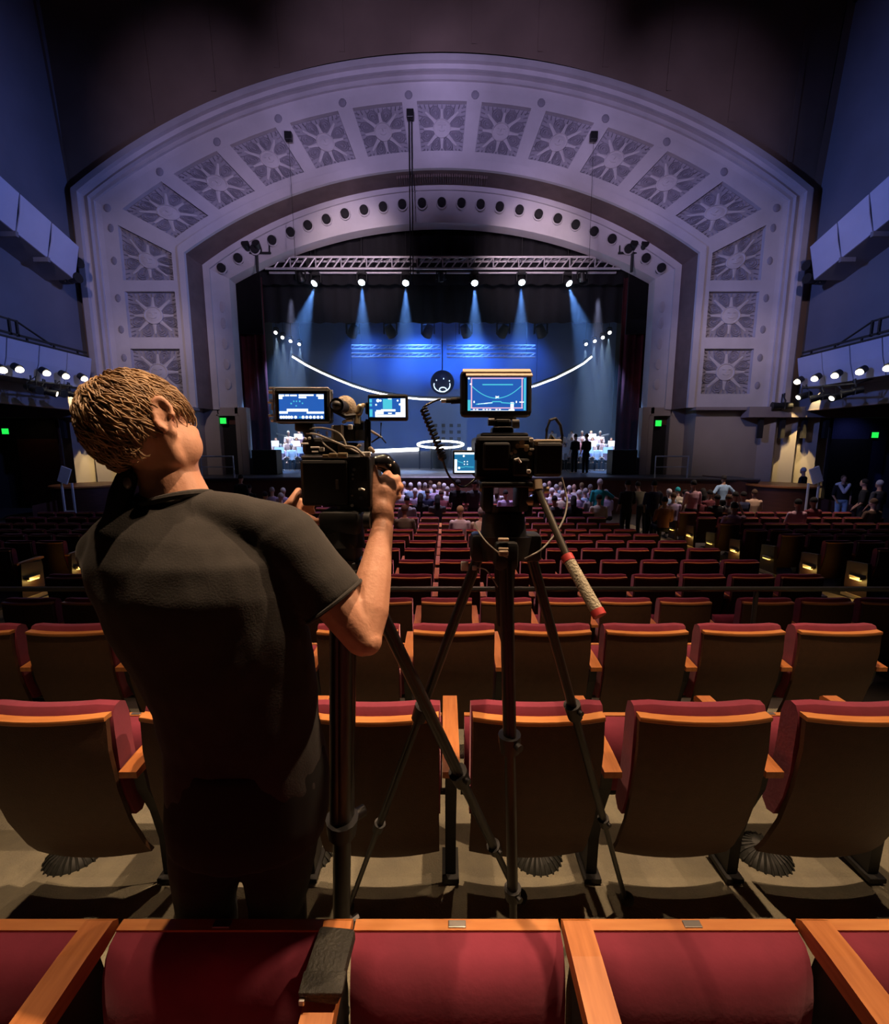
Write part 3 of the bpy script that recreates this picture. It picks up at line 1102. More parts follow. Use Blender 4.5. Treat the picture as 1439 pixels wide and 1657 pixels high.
tag(mb.build('stage_riser', 'stagefloor'), 'wide low stage riser carrying the white floor bars', 'riser')
c = PY(713, 719, 25.3)
ring = thing('round_platform', 'round stage platform edged by a glowing white ring', 'platform', (c.x, c.y, SZ))
mb = MB()
mb.cyl((0, 0, 0.0), (0, 0, c.z - SZ - 0.3), 0.35, 0.6, 28)
mb.build('pedestal', 'iron', ring, True)
mb = MB()
N = 40
rx = 37 / 720 * 25.0
mb.tube([(rx * math.cos(2 * math.pi * i / N), 0.6 * rx * math.sin(2 * math.pi * i / N), c.z - SZ + 0.19 * math.sin(2 * math.pi * i / N)) for i in range(N + 1)], 0.055, 8, False)
mb.build('led_ring', 'g_led', ring, True)
for a in (0.4, 1.2, 2.0, 2.8, 3.5, 4.3, 5.2, 5.9):
    x, y = rx * 0.98 * math.cos(a), 0.6 * rx * 0.98 * math.sin(a)
    mb = MB()
    mb.cyl((x, y, 0), (x, y, c.z - SZ + 0.19 * math.sin(a)), 0.03, n=6)
    mb.build('support', 'iron', ring)
# round lamp with curved glowing marks hanging at the centre of the set
c = PY(716, 619, 27.6)
bl = thing('globe_lamp', 'dark round lamp with a small glowing ring and curved light marks', 'stage lamp', c)
mb = MB()
mb.ell((0, 0, 0), (0.72, 0.5, 0.72), n=24, m=16)
mb.cyl((0, 0, 0.6), (0, 0, 4.6), 0.03, n=6)
mb.build('globe', mat('dark_globe', (0.015, 0.02, 0.05), 0.5), bl, True)
mb = MB()
k_ = 27.6 / 720


def fp(u, v):
    x, z = (u - 716) * k_, -(v - 619) * k_
    r2 = min(0.98, (x * x + z * z) / (0.72 ** 2))
    return Vector((x, -0.5 * math.sqrt(1 - r2) - 0.02, z))


mb.tube([fp(715.5 + 12.5 * math.cos(a), 624 + 10 * math.sin(a)) for a in [math.pi * (1.08 - 1.16 * i / 16) for i in range(17)]], 0.03, 6)
mb.tube([fp(717 + 5.5 * math.cos(a), 631 + 3.2 * math.sin(a)) for a in [2 * math.pi * i / 16 for i in range(17)]], 0.03, 6)
for u, v in ((707, 617), (718, 615), (727, 618)):
    mb.ell(fp(u, v), (0.03, 0.02, 0.05), n=6, m=4)
mb.build('glowing_marks', glow('lit_pale_blue', (0.55, 0.75, 1.0), 2.0), bl, True)
# faint panel of small squares behind the ring
c = PY(724, 690, 29.0)
pn = thing('back_panel', 'tall blue panel with rows of small square marks behind the ring', 'panel', (c.x, 29.0, SZ))
mb = MB()
mb.box((0, 0, 2.4), (2.5, 0.1, 4.8))
mb.build('board', 'cyc', pn)
mb = MB()
for i in range(4):
    for j in range(4):
        mb.box((-0.75 + 0.5 * i, -0.06, 1.3 + 0.42 * j), (0.22, 0.03, 0.2))
mb.build('marks', 'black', pn, kind='stuff')
# subwoofers beside the legs
for sx, lb in ((-1, 'black loudspeaker box before the maroon curtain by the bending man'), (1, "black loudspeaker box before the maroon curtain on the singers' side")):
    t = thing('loudspeaker', lb, 'loudspeaker', (sx * 8.0, 20.2, SZ))
    mb = MB()
    mb.bbox((0, 0, 0.55), (1.1, 0.7, 1.1), 0.03)
    mb.build('cabinet', 'black', t)
    mb = MB()
    mb.bbox((0, -0.36, 0.55), (1.0, 0.03, 1.0), 0.01)
    mb.build('grille', 'rubber', t)
# slanted bars above the orchestra
for a, b, lb in (((448, 702), (490, 713), 'slim white slanted bar above the musicians nearest the bending man'), ((952, 711), (986, 703), 'slim white slanted bar above the musicians behind the singers')):
    mb = MB()
    mb.tube([PY(*a, 27.5), PY(*b, 26.5)], 0.06, 6)
    o = mb.build('slanted_bar', 'white', None, True)
    tag(o, lb, 'bar')
    mb = MB()
    for q in (PY(*a, 27.5), PY(*b, 26.5)):
        mb.cyl((q.x, q.y, SZ), (q.x, q.y, q.z), 0.03, n=6)
    mb.build('post', 'iron', o)

# exit signs
for u, v, Y, lb in ((362, 681, 20.0, 'green exit sign over the stage door by the bending man'), (1065, 685, 20.0, "green exit sign over the stage door on the singers' side"),
                    (10, 698, 20.8, 'green exit sign in the dark lobby behind the gold column'), (1415, 704, 20.8, 'green exit sign on the blue lobby wall')):
    p = PY(u, v, Y)
    t = thing('exit_sign', lb, 'exit sign', p)
    mb = MB()
    mb.bbox((0, 0, 0), (0.34, 0.08, 0.30), 0.01)
    mb.build('housing', 'black', t)
    mb = MB()
    mb.box((0, -0.045, 0), (0.26 if Y < 20.5 else 0.30, 0.02, 0.25))
    mb.build('lit_face', 'g_green', t)
# white hand rails at the stage ends
for sx, lb in ((-1, 'pale blue pipe handrail before the stage door by the bending man'), (1, "pale pipe handrail before the stage door on the singers' side")):
    x0, x1 = sx * 8.45, sx * 9.75
    zb = 0.40
    mb = MB()
    mb.tube([(x0, 17.9, zb), (x0, 17.9, zb + 0.92), (x1, 17.9, zb + 0.92), (x1, 17.9, zb)], 0.035, 8)
    mb.cyl((x0, 17.9, zb + 0.5), (x1, 17.9, zb + 0.5), 0.02, n=6)
    tag(mb.build('handrail', 'railpaint', None, True), lb, 'handrail')

# lamps under the lower boxes
LB = {-1: [(4, 598), (31, 597), (75, 603), (106, 608), (136, 612)], 1: [(1291, 617), (1319, 612), (1352, 607), (1392, 601), (1437, 595)]}
for sx in (-1, 1):
    for k, (u, v) in enumerate(LB[sx]):
        p = PX(u, v, sx * 13.12)
        t = thing('box_lamp', 'bright white lamp under the lower box front %s, %s from the proscenium' % ('beside the bending man' if sx < 0 else "on the singers' side", ORD[4 - k] if sx < 0 else ORD[k]), 'lamp', p, group='lamps under the box fronts')
        mb = MB()
        mb.cyl((sx * 0.16, 0, 0.10), (sx * 0.0, 0, 0.0), 0.11, 0.13, 12)
        mb.build('lamp_can', 'iron', t, True)
        mb = MB()
        mb.ell((0, 0, -0.02), (0.11, 0.12, 0.09), n=12, m=8)
        mb.build('bulb', 'g_warm', t, True)


def theatre_spot(loc, aim, label, group, lit=False, sc=1.0):
    t = thing('theatre_lantern', label, 'lantern', loc, group=group)
    d = Vector(aim).normalized()
    e = d.orthogonal().normalized()
    mb = MB()
    mb.cyl(-d * 0.25 * sc, d * 0.05 * sc, 0.11 * sc, 0.13 * sc, 12)
    mb.cyl(d * 0.05 * sc, d * 0.34 * sc, 0.10 * sc, 0.14 * sc, 12)
    mb.build('barrel', 'black', t, True)
    mb = MB()
    mb.tube([e * 0.17 * sc, e * 0.17 * sc + Vector((0, 0, 0.28 * sc)), -e * 0.17 * sc + Vector((0, 0, 0.28 * sc)), -e * 0.17 * sc], 0.022 * sc, 6)
    mb.cyl((0, 0, 0.26 * sc), (0, 0, 0.42 * sc), 0.03 * sc, n=6)
    mb.build('yoke', 'iron', t)
    if lit:
        mb = MB()
        mb.ell(d * 0.345 * sc, (0.10 * sc, 0.07 * sc, 0.02 * sc), axes=(e, d.cross(e), d), n=12, m=5)
        mb.build('lens', 'g_warm', t, True)
    return t


for sx in (-1, 1):
    side = 'beside the bending man' if sx < 0 else "on the singers' side"
    pts = [(1303, 640), (1330, 642), (1358, 641), (1382, 633)] if sx > 0 else [(52, 628), (72, 633), (92, 634), (112, 637)]
    b0 = PX(pts[0][0] - 4, pts[0][1] - 12, sx * 13.4)
    b1 = PX(pts[-1][0] + 4, pts[-1][1] - 12, sx * 13.4)
    mb = MB()
    mb.cyl(b0, b1, 0.035, n=8)
    for q in (b0, b1):
        mb.cyl(q, (q.x + sx * 0.8, q.y, q.z + 0.25), 0.03, n=6)
    tag(mb.build('lantern_rail', 'iron', None, True), 'black pipe carrying the lanterns under the lower box ' + side, 'pipe')
    for k, (u, v) in enumerate(pts):
        p = PX(u, v, sx * 13.4)
        theatre_spot(p, (-sx * 0.8, 0.5 if k % 2 else -0.2, -0.22), 'black lantern %s, under the lower box %s' % (['first in the cluster', 'second in the cluster', 'third in the cluster', 'last in the cluster'][k], side), 'lanterns under the lower boxes', k in (0, 2) if sx > 0 else k in (1, 3), 0.95)
    for k, (u, v) in enumerate([(114, 428), (112, 452)] if sx < 0 else [(1320, 432), (1321, 453)]):
        p = PX(u, v, sx * 13.9)
        theatre_spot(p, (-sx * 0.9, -0.2, 0.05), '%s black lantern of the wall pair below the upper box %s' % ('upper' if k == 0 else 'lower', side), 'wall lantern pairs', False, 1.3)
p = PY(1268, 655, 18.4)
theatre_spot((p.x, p.y, p.z - 0.05), (-1, 0.2, 0), 'squat black lantern standing on the ledge beside the sun panels', 'ledge lantern', False, 1.2)
# black boxes and drop cables on the arch, lantern brackets in the reveal
for u, v, lb in ((664, 185, 'small black box on the arch crown with two drop cables'), (467, 221, 'small black box on the arch nearer the bending man'), (961, 221, "small black box on the arch nearer the singers' side")):
    p = PY(u, v, 18.7)
    t = thing('arch_box', lb, 'box', p)
    mb = MB()
    mb.bbox((0, 0, 0), (0.27, 0.2, 0.28), 0.02)
    mb.build('case', 'black', t)
    if u == 664:
        for dx in (-0.05, 0.05):
            mb = MB()
            mb.cyl((dx, -0.02, -0.1), (dx, 0.0, -6.2), 0.022, n=6)
            mb.build('cable', 'rubber', t)
    else:
        mb = MB()
        mb.cyl((0, 0, -0.1), (0.05, 0.0, -5.2), 0.008, n=5)
        mb.build('cable', 'rubber', t)
for sx, lb in ((-1, 'black bracket arm with two lanterns by the truss end nearer the bending man'), (1, "black bracket arm with two lanterns by the truss end on the singers' side")):
    t = thing('lantern_bracket', lb, 'bracket', (sx * 7.75, 20.1, 9.75))
    mb = MB()
    mb.cyl((-0.45, 0, 0.0), (0.45, 0, 0.0), 0.05, n=8)
    mb.cyl((sx * 0.15, 0, 0.0), (sx * 0.15, 0, -0.75), 0.06, n=8)
    mb.cyl((-sx * 0.4, 0, 0.0), (-sx * 0.4, 0, 0.4), 0.03, n=8)
    mb.build('arm', 'iron', t)
    for dx in (-0.2, 0.25):
        mb = MB()
        mb.cyl((sx * 0.3 + dx, 0.1, 0.1), (sx * 0.3 + dx, -0.3, 0.28), 0.13, 0.16, 12)
        mb.build('lantern', 'black', t, True)
# aisle guard rail behind the upper tier
for x0, x1, lb in ((-3.3, 7.6, 'long slim guard rail crossing behind the two nearer seat rows'), (-7.6, -3.6, 'short slim guard rail end beyond the bending man')):
    t = thing('guard_rail', lb, 'rail', (0, 3.02, -0.2))
    mb = MB()
    mb.cyl((x0, 0, 0.95), (x1, 0, 0.95), 0.019, n=8)
    mb.build('top_rail', 'carbon', t, True)
    x = x0 + 0.1
    while x < x1:
        mb = MB()
        mb.cyl((x, 0, 0), (x, 0, 0.95), 0.016, n=8)
        mb.build('post', 'iron', t, True)
        x += 2.7
# counters, notice stands
for sx, lb in ((-1, 'round dark wooden counter before the gold columns by the bending man'), (1, "curved dark wooden counter before the gold columns on the singers' side")):
    c = PY(148 if sx < 0 else 1262, 800, 17.0)
    t = thing('counter', lb, 'counter', (c.x, 17.0, -1.05))
    mb = MB()
    mb.cyl((0, 0, 0), (0, 0, 1.28), 1.15, 1.15, 28)
    mb.build('counter_body', 'brownwood', t, True)
    mb = MB()
    mb.cyl((0, 0, 1.28), (0, 0, 1.34), 1.22, 1.22, 28)
    mb.build('counter_top', 'wood', t, True)
for u, v, Y, sx, lb in ((107, 790, 15.5, -1, 'white notice stand beside the round counter, sheet tilted'), (1318, 792, 15.5, 1, 'white notice stand before the standing person in black')):
    c = PY(u, v, Y)
    t = thing('notice_stand', lb, 'stand', (c.x, Y, -1.05))
    zt = PY(u, 768, Y).z + 1.05
    mb = MB()
    mb.box((0, 0, zt - 0.02), (0.34, 0.05, 0.56), Matrix.Rotation(R_(22 * -sx if sx > 0 else 22), 3, 'Y'))
    mb.build('sheet', 'white', t)
    mb = MB()
    for dx in (-0.18, 0.18):
        mb.box((dx, 0.05, (zt - 0.3) / 2), (0.05, 0.05, zt - 0.3))
    mb.box((0, 0.05, 0.5), (0.36, 0.04, 0.06))
    mb.build('frame', 'white', t)
    mb = MB()
    mb.box((0, 0, 0.03), (0.5, 0.4, 0.06))
    mb.build('base', 'white', t)

# ------------------------------------------------------------------ theatre seats
SW = 0.234  # half width of a back


def curve_y(x, k=0.030):
    return -k * (1 - (x / SW) ** 2)


def seat_meshes():
    out = {}
    nx = 8
    xs = [-SW + 2 * SW * i / nx for i in range(nx + 1)]
    prof = [(0.0, 0.838), (-0.004, 0.72), (0.015, 0.55), (0.055, 0.38), (0.115, 0.22), (0.150, 0.155)]

    def sheet(prof, dy, th, wfac=1.0, k=0.030):
        """curved slab following a y,z profile"""
        mb = MB()
        v, f = [], []
        n = len(prof)
        for s in (0, 1):
            for (y, z) in prof:
                for x in xs:
                    v.append((x * wfac, y + dy + curve_y(x, k) + s * th, z))
        m = nx + 1
        off = n * m
        for j in range(n - 1):
            for i in range(nx):
                a = j * m + i
                f.append((a, a + 1, a + m + 1, a + m))
                f.append((off + a, off + a + m, off + a + m + 1, off + a + 1))
        for i in range(nx):
            f.append((i, off + i, off + i + 1, i + 1))
            b = (n - 1) * m + i
            f.append((b, b + 1, off + b + 1, off + b))
        for j in range(n - 1):
            f.append((j * m, j * m + m, off + j * m + m, off + j * m))
            b = j * m + nx
            f.append((b, off + b, off + b + m, b + m))
        mb.add(v, f)
        return mb
    out['back_panel'] = (sheet(prof, 0, 0.018), 'brownback')
    # orange wooden top edge of the back
    out['top_trim'] = (sheet([(-0.003, 0.853), (-0.005, 0.845), (-0.003, 0.836)], -0.002, 0.036), 'woodx')
    # velvet pad in front of the panel, rounded over the top
    mb = MB()
    v, f = [], []
    sec = [(0.085, 0.40), (0.052, 0.50), (0.033, 0.62), (0.028, 0.80), (0.030, 0.855), (0.045, 0.880), (0.070, 0.884), (0.095, 0.868), (0.108, 0.82), (0.112, 0.70), (0.125, 0.55), (0.150, 0.42), (0.120, 0.39)]
    m = len(sec)
    for x in xs:
        e = abs(x) / SW
        sh = 0.012 * max(0, (e - 0.7) / 0.3) ** 2
        for (y, z) in sec:
            v.append((x * 1.02, y + curve_y(x), z - sh))
    for i in range(nx):
        for j in range(m):
            a, b = i * m + j, i * m + (j + 1) % m
            f.append((a, b, b + m, a + m))
    f.append(tuple(range(m)))
    f.append(tuple(nx * m + j for j in range(m - 1, -1, -1)))
    mb.add(v, f)
    out['backrest'] = (mb, 'velvet')
    # tipped-up seat: velvet cushion facing back, wooden pan behind it

    def tip(t, h, x):
        """t along the cushion 0 hinge..1 front edge, h thickness towards the back"""
        y0, z0, y1, z1 = 0.462, 0.27, 0.475, 0.622
        d = Vector((0, y1 - y0, z1 - z0))
        n = Vector((0, -(z1 - z0), y1 - y0)).normalized()
        return Vector((x, y0, z0)) + d * t + n * h
    mb = MB()
    v, f = [], []
    sec = [(0.02, 0.0), (0.0, 0.03), (0.10, 0.050), (0.30, 0.078), (0.50, 0.088), (0.68, 0.086), (0.82, 0.075), (0.91, 0.056), (0.96, 0.034), (0.985, 0.0)]
    m = len(sec)
    for x in xs:
        e = abs(x) / SW
        q = 1 - 0.35 * max(0, (e - 0.72) / 0.28) ** 2
        for (t, h) in sec:
            v.append(tip(t, h * q, x * 1.04))
    for i in range(nx):
        for j in range(m):
            a, b = i * m + j, i * m + (j + 1) % m
            f.append((a, b, b + m, a + m))
    f.append(tuple(range(m)))
    f.append(tuple(nx * m + j for j in range(m - 1, -1, -1)))
    mb.add(v, f)
    out['seat_cushion'] = (mb, 'velvet')
    mb = MB()
    pts = [tip(0.0, 0.0, -SW * 1.04), tip(1.0, 0.0, -SW * 1.04), tip(1.0, -0.026, -SW * 1.04), tip(0.1, -0.026, -SW * 1.04)]
    mb.prism(pts, (1, 0, 0), 2.08 * SW)
    out['seat_pan'] = (mb, 'woodx')
    mb = MB()
    r = Matrix.Rotation(-math.atan2(0.013, 0.352), 3, 'X')
    c = tip(1.0, -0.013, 0.0)
    mb.bbox(c + Vector((0, 0, 0.001)), (0.042, 0.017, 0.004), 0.0015, r)
    out['number_plate'] = (mb, 'plate')
    # armrest at the seat's right hand
    mb = MB()
    pr = [(0.012, 0.600), (0.012, 0.625), (0.10, 0.636), (0.40, 0.650), (0.475, 0.648), (0.49, 0.635), (0.49, 0.615), (0.44, 0.606), (0.10, 0.600)]
    mb.prism([(0.2475, y, z) for y, z in pr], (1, 0, 0), 0.065)
    out['armrest'] = (mb, 'wood')
    mb = MB()
    pr = [(0.06, 0.602), (0.44, 0.602), (0.46, 0.48), (0.45, 0.30), (0.38, 0.20), (0.27, 0.03), (0.17, 0.03), (0.165, 0.20), (0.13, 0.36), (0.075, 0.50)]
    mb.prism([(0.258, y, z) for y, z in pr], (1, 0, 0), 0.044)
    mb.box((0.28, 0.22, 0.016), (0.07, 0.15, 0.02))
    out['standard'] = (mb, 'iron')
    mb = MB()
    mb.cyl((-0.26, 0.44, 0.262), (0.26, 0.44, 0.262), 0.014, n=8)
    out['hinge_bar'] = (mb, 'iron')
    return out


SEAT = {}
for k, (mb, m) in seat_meshes().items():
    me = mb.mesh(k, k in ('backrest', 'seat_cushion', 'back_panel', 'top_trim', 'hinge_bar'))
    me.materials.append(M[m])
    SEAT[k] = me
NEAR = ['back_panel', 'top_trim', 'backrest', 'seat_cushion', 'seat_pan', 'number_plate', 'armrest', 'standard', 'hinge_bar']
FAR = ['back_panel', 'backrest', 'armrest', 'standard']


def make_seat(x, y, z, parts, label, group):
    s = thing('theatre_chair', label, 'theatre chair', (x, y, z), group=group)
    for k in parts:
        low = y > 1.0 and k in ('seat_cushion', 'seat_pan', 'number_plate', 'hinge_bar')
        inst(k, SEAT[k], s, (0, -0.03, -0.055) if low else None)
    return s


def in_view(x, y, z, m=50):
    q = to_px((x, y, z))
    return q and -m < q[0] < 1439 + m and q[1] < 1657 + 80


# nearest row (its backs lie below the frame), looked at from above
row0 = [(-1.09, 'red theatre seat in the nearest row, at the frame edge beyond the bending man'), (-0.53, 'tipped-up red seat in the nearest row, right behind the bending man'),
        (0.03, 'tipped-up red seat in the nearest row, between the two tripods, numbered plate on its edge'), (0.59, 'tipped-up red seat in the nearest row, beyond the tripod with the pan handle'),
        (1.15, 'tipped-up red seat in the nearest row, farthest from the bending man')]
for x, lb in row0:
    make_seat(x, 0.415, 0.0, NEAR, lb, 'red theatre seats in the nearest row')
row1 = [(-1.435, 'brown-backed red seat one row ahead, beyond the bending man and whole'), (-0.845, 'brown-backed red seat one row ahead, mostly hidden by the bending man'),
        (-0.255, 'brown-backed red seat one row ahead, behind the crossing tripod legs'), (0.335, 'brown-backed red seat one row ahead, behind the middle leg of the handled tripod'),
        (0.925, 'brown-backed red seat one row ahead, first clear of both tripods'), (1.515, 'brown-backed red seat one row ahead, second clear of both tripods, cut by the frame')]
for x, lb in row1:
    make_seat(x, 1.45, floor_z(1.45) - 0.014, NEAR, lb, 'red theatre seats one row ahead')
for k in range(-5, 5):
    x = 0.055 + 0.56 * k
    n = k + 5
    make_seat(x, 2.44, floor_z(2.44), NEAR, 'brown-backed red seat in the last row before the rail, %s from the bending man\'s side' % ORD[n], 'red theatre seats two rows ahead')
ROWS = [3.98, 4.9, 5.93, 6.8, 7.75, 8.8, 9.85, 10.8, 11.75, 12.7, 13.65, 14.6, 15.55]
cand = []
for r, y in enumerate(ROWS):
    z = floor_z(y)
    if r == 0:
        xs = [4.15, 3.59, 3.03, 2.26, 1.70, 1.14, 0.58, 0.02, -0.54, -1.10, -1.66, -2.22, -2.78, -3.34, -3.9]
    else:
        xs = [4.09 - 0.56 * k for k in range(16)]
    for i, x in enumerate(xs):
        if in_view(x, y, z + 0.85):
            cand.append((r, y, z, x, 'middle block', i))
    if 1 <= r <= 9:
        for sx in (-1, 1):
            for k in range(9):
                x = sx * (7.05 + 0.56 * k)
                if in_view(x, y, z + 0.85, 30):
                    cand.append((r, y, z, x, 'block across the aisle' if sx > 0 else 'block behind the man', k))
cand.sort(key=lambda c: (c[1] + 0.2 * abs(c[3])))
N_IND = 300 - len(row0) - len(row1) - 10
NEAR2 = ['back_panel', 'top_trim', 'backrest', 'seat_cushion', 'armrest', 'standard']
for c_ in cand[:N_IND]:
    r, y, z, x, blk, i = c_
    make_seat(x, y, z, NEAR2 if r < 3 else FAR + ['top_trim'],
              'dark red chair, %s row past the rail, %s from the aisle, %s' % (ORD[r], ORD[i], blk), 'dark red theatre seats past the rail, ' + blk)
rest = MB()
for r, y, z, x, blk, i in cand[N_IND:]:
    for k in ('backrest', 'back_panel', 'standard'):
        me = SEAT[k]
        rest.add([(v.co.x + x, v.co.y + y, v.co.z + z) for v in me.vertices], [tuple(p.vertices) for p in me.polygons])
if rest.v:
    o = rest.build('theatre_chairs', 'velvet', None, kind='stuff')
    tag(o, 'farthest rows of dark red theatre seats below the stage, mostly hidden by the audience', 'theatre seats')
# end panels with gold aisle lamps along the side block
for r in range(1, 10):
    y = ROWS[r]
    z = floor_z(y)
    for sx in (-1, 1):
        x = sx * 6.72
        if not in_view(x, y, z + 0.5):
            continue
        where = ('%s row past the rail, across the aisle' % ORD[r]) if sx > 0 else ('%s row past the rail, behind the bending man' % ORD[r])
        t = thing('row_end_panel', 'dark row end with gold lamp, ' + where, 'row end', (x, y, z), group='row ends with gold lamps')
        mb = MB()
        mb.prism([(0, 0.0, 0.0), (0, 0.42, 0.0), (0, 0.42, 0.58), (0, 0.06, 0.62)], (sx, 0, 0), 0.06)
        mb.build('panel', 'darkwood', t)
        mb = MB()
        mb.bbox((-sx * 0.03, 0.2, 0.36), (0.05, 0.20, 0.05), 0.008)
        mb.build('lamp_hood', 'brass', t)
        mb = MB()
        mb.box((-sx * 0.03, 0.2, 0.327), (0.04, 0.17, 0.012))
        mb.build('lamp', 'g_gold', t)
        mb = MB()
        mb.box((-sx * 0.012, 0.18, 0.03), (0.03, 0.52, 0.06))
        mb.build('kick_strip', 'brass', t)  # gold glow of the lamp on the plinth put into its colour
        if r in (1, 2, 3, 4, 6, 8):
            d = bpy.data.lights.new('aisle_lamp', 'POINT')
            d.energy = 2.0
            d.color = (1.0, 0.62, 0.16)
            d.shadow_soft_size = 0.04
            lo = bpy.data.objects.new('aisle_lamp', d)
            COL.objects.link(lo)
            lo.location = (x - sx * 0.12, y + 0.2, z + 0.30)
# floor strip along each aisle, gold lamplight put into its brass colour
for sx in (-1, 1):
    mb = MB()
    ys_ = [5.2] + [y for y, _ in FL if 5.3 < y < 15.5] + [15.5]
    for a, b in zip(ys_, ys_[1:]):
        mb.quad((sx * 6.30, a, floor_z(a) + 0.022), (sx * 6.64, a, floor_z(a) + 0.022), (sx * 6.64, b, floor_z(b) + 0.022), (sx * 6.30, b, floor_z(b) + 0.022))
        mb.quad((sx * 6.30, a, floor_z(a)), (sx * 6.30, b, floor_z(b)), (sx * 6.30, b, floor_z(b) + 0.022), (sx * 6.30, a, floor_z(a) + 0.022))
    struct('trim_' + ('8' if sx < 0 else '9'), mb, 'brass')
# round ribbed floor vents under the seats of the next row
for x, lb in ((-1.66, 'dark ribbed floor vent under the whole seat beside the bending man'), (-0.62, 'dark ribbed floor vent hidden behind the bending man'), (0.41, 'dark ribbed floor vent behind the middle tripod leg'), (1.43, 'dark ribbed floor vent under the seat at the frame edge')):
    t = thing('floor_vent', lb, 'floor vent', (x, 1.75, floor_z(1.75) - 0.014))
    mb = MB()
    mb.ell((0, 0, 0.0), (0.115, 0.115, 0.075), n=24, m=8, zmin=0.0)
    mb.build('dome', 'vent', t, True)
    mb = MB()
    for i in range(24):
        a = 2 * math.pi * i / 24
        pts = [(math.cos(a) * 0.119 * math.cos(e), math.sin(a) * 0.119 * math.cos(e), 0.078 * math.sin(e)) for e in (0.0, 0.4, 0.8, 1.2, 1.45)]
        mb.tube(pts, 0.005, 4)
    mb.build('fins', 'vent', t, kind='stuff')
# worn leather pouch on an armrest of the nearest row
t = thing('leather_pouch', 'worn black pouch lying on the armrest behind the bending man', 'pouch', (-0.245, 0.79, 0.667))
mb = MB()
mb.bbox((0, 0, 0), (0.085, 0.125, 0.030), 0.011, Matrix.Rotation(R_(-5), 3, 'Z') @ Matrix.Rotation(R_(2), 3, 'X'))
mb.build('pouch_body', 'leather', t, True)
mb = MB()
mb.bbox((0, -0.045, 0.012), (0.088, 0.04, 0.012), 0.004)
mb.build('flap', 'leather', t, True)
mb = MB()
mb.bbox((-0.036, -0.067, 0.0), (0.012, 0.006, 0.012), 0.002)
mb.build('metal_clip', 'silver', t)

# ------------------------------------------------------------------ tripods, cameras and monitors
def pbox(mb, u0, v0, u1, v1, d, depth, b=0.006):
    """box whose near face covers the photo rectangle at axis distance d"""
    a, c = P(u0, v1, d), P(u1, v0, d)
    x0, x1 = a.x, c.x
    z0, z1 = min(a.z, c.z), max(a.z, c.z)
    y = (a.y + c.y) / 2
    mb.bbox(((x0 + x1) / 2, y + depth / 2, (z0 + z1) / 2), (x1 - x0, depth, z1 - z0), b)
    return mb


def tripod(label, head_pts, feet, joints, top, rads):
    t = thing('tripod', label, 'tripod', (top.x, top.y, 0))
    o = Vector((top.x, top.y, 0))
    for hp, ft_, jf, rr in zip(head_pts, feet, joints, rads):
        hp, ft_ = hp - o, ft_ - o
        d = ft_ - hp
        j = hp + d * jf
        mb = MB()
        side = d.cross(Vector((0, 0, 1))).normalized()
        mb.cyl(hp, j, rr, rr * 0.95, 14)
        mb.cyl(hp + side * rr * 0.6, j + side * rr * 0.6, rr * 0.62, n=10)
        mb.cyl(hp - side * rr * 0.6, j - side * rr * 0.6, rr * 0.62, n=10)
        lg = mb.build('leg', 'carbon', t, True)
        mb = MB()
        mb.cyl(j - d * 0.012, j + d * 0.022, rr * 1.25 + 0.008, rr * 1.15 + 0.006, 14)
        mb.cyl(j + side * rr * 1.2, j + side * rr * 2.4, rr * 0.55, n=10)
        mb.build('leg_clamp', 'black', lg, True)
        j2 = hp + d * (jf + (1 - jf) * 0.52)
        mb = MB()
        mb.cyl(j, j2, rr * 0.85, n=12)
        mb.cyl(j2, ft_, rr * 0.62, n=12)
        mb.build('lower_tube', 'carbon', lg, True)
        mb = MB()
        mb.cyl(j2 - d * 0.008, j2 + d * 0.016, rr * 1.35, rr * 1.2, 12)
        mb.cyl(j2 + side * rr, j2 + side * rr * 1.9, rr * 0.45, n=8)
        mb.build('lower_clamp', 'black', lg, True)
        mb = MB()
        mb.ell(ft_ + Vector((0, 0, 0.022)), (0.028, 0.028, 0.022), n=12, m=6)
        mb.build('rubber_foot', 'rubber', lg, True)
    return t, o


# ---- tripod with pan handle (clear of the man)
topR = P(817, 880, 1.19)
tR, oR = tripod('black tripod with a long pan handle, carrying the camera with the big top monitor',
                [P(777, 893, 1.22), P(819, 905, 1.13), P(858, 893, 1.22)],
                [PZ(562, 1476, -0.02), PZ(834, 1640, 0.0), PZ(1014, 1462, -0.03)],
                [0.36, 0.35, 0.36], topR, [0.015, 0.0185, 0.015])


def rp(u, v, d):
    return P(u, v, d) - oR


mb = MB()
mb.cyl(rp(817, 905, 1.19), rp(817, 868, 1.19), 0.060, 0.072, 18)
mb.bbox(rp(778, 884, 1.21), (0.055, 0.07, 0.075), 0.012)
mb.bbox(rp(857, 884, 1.21), (0.055, 0.07, 0.075), 0.012)
mb.bbox(rp(818, 897, 1.14), (0.06, 0.06, 0.075), 0.012)
mb.cyl(rp(817, 905, 1.19), rp(817, 1010, 1.22), 0.030, 0.022, 12)
mb.build('spider', 'black', tR, True)
mb = MB()
mb.bbox(rp(815, 873, 1.105), (0.027, 0.012, 0.008), 0.003)
mb.bbox(rp(815, 888, 1.102), (0.025, 0.012, 0.006), 0.002)
mb.bbox(rp(815, 895, 1.10), (0.024, 0.012, 0.014), 0.003)
mb.build('latch', 'tan', tR)
mb = MB()
mb.cyl(rp(815, 870, 1.19), rp(815, 832, 1.19), 0.062, 0.056, 20)
mb.cyl(rp(815, 842, 1.19), rp(815, 820, 1.19), 0.046, 0.052, 20)
for s in (-1, 1):
    mb.bbox(rp(815 + s * 27.5, 803, 1.19), (0.030, 0.09, 0.075), 0.010)
mb.bbox(rp(815, 781, 1.19), (0.13, 0.15, 0.014), 0.004)
hd = mb.build('fluid_head', 'black', tR, True)
mb = MB()
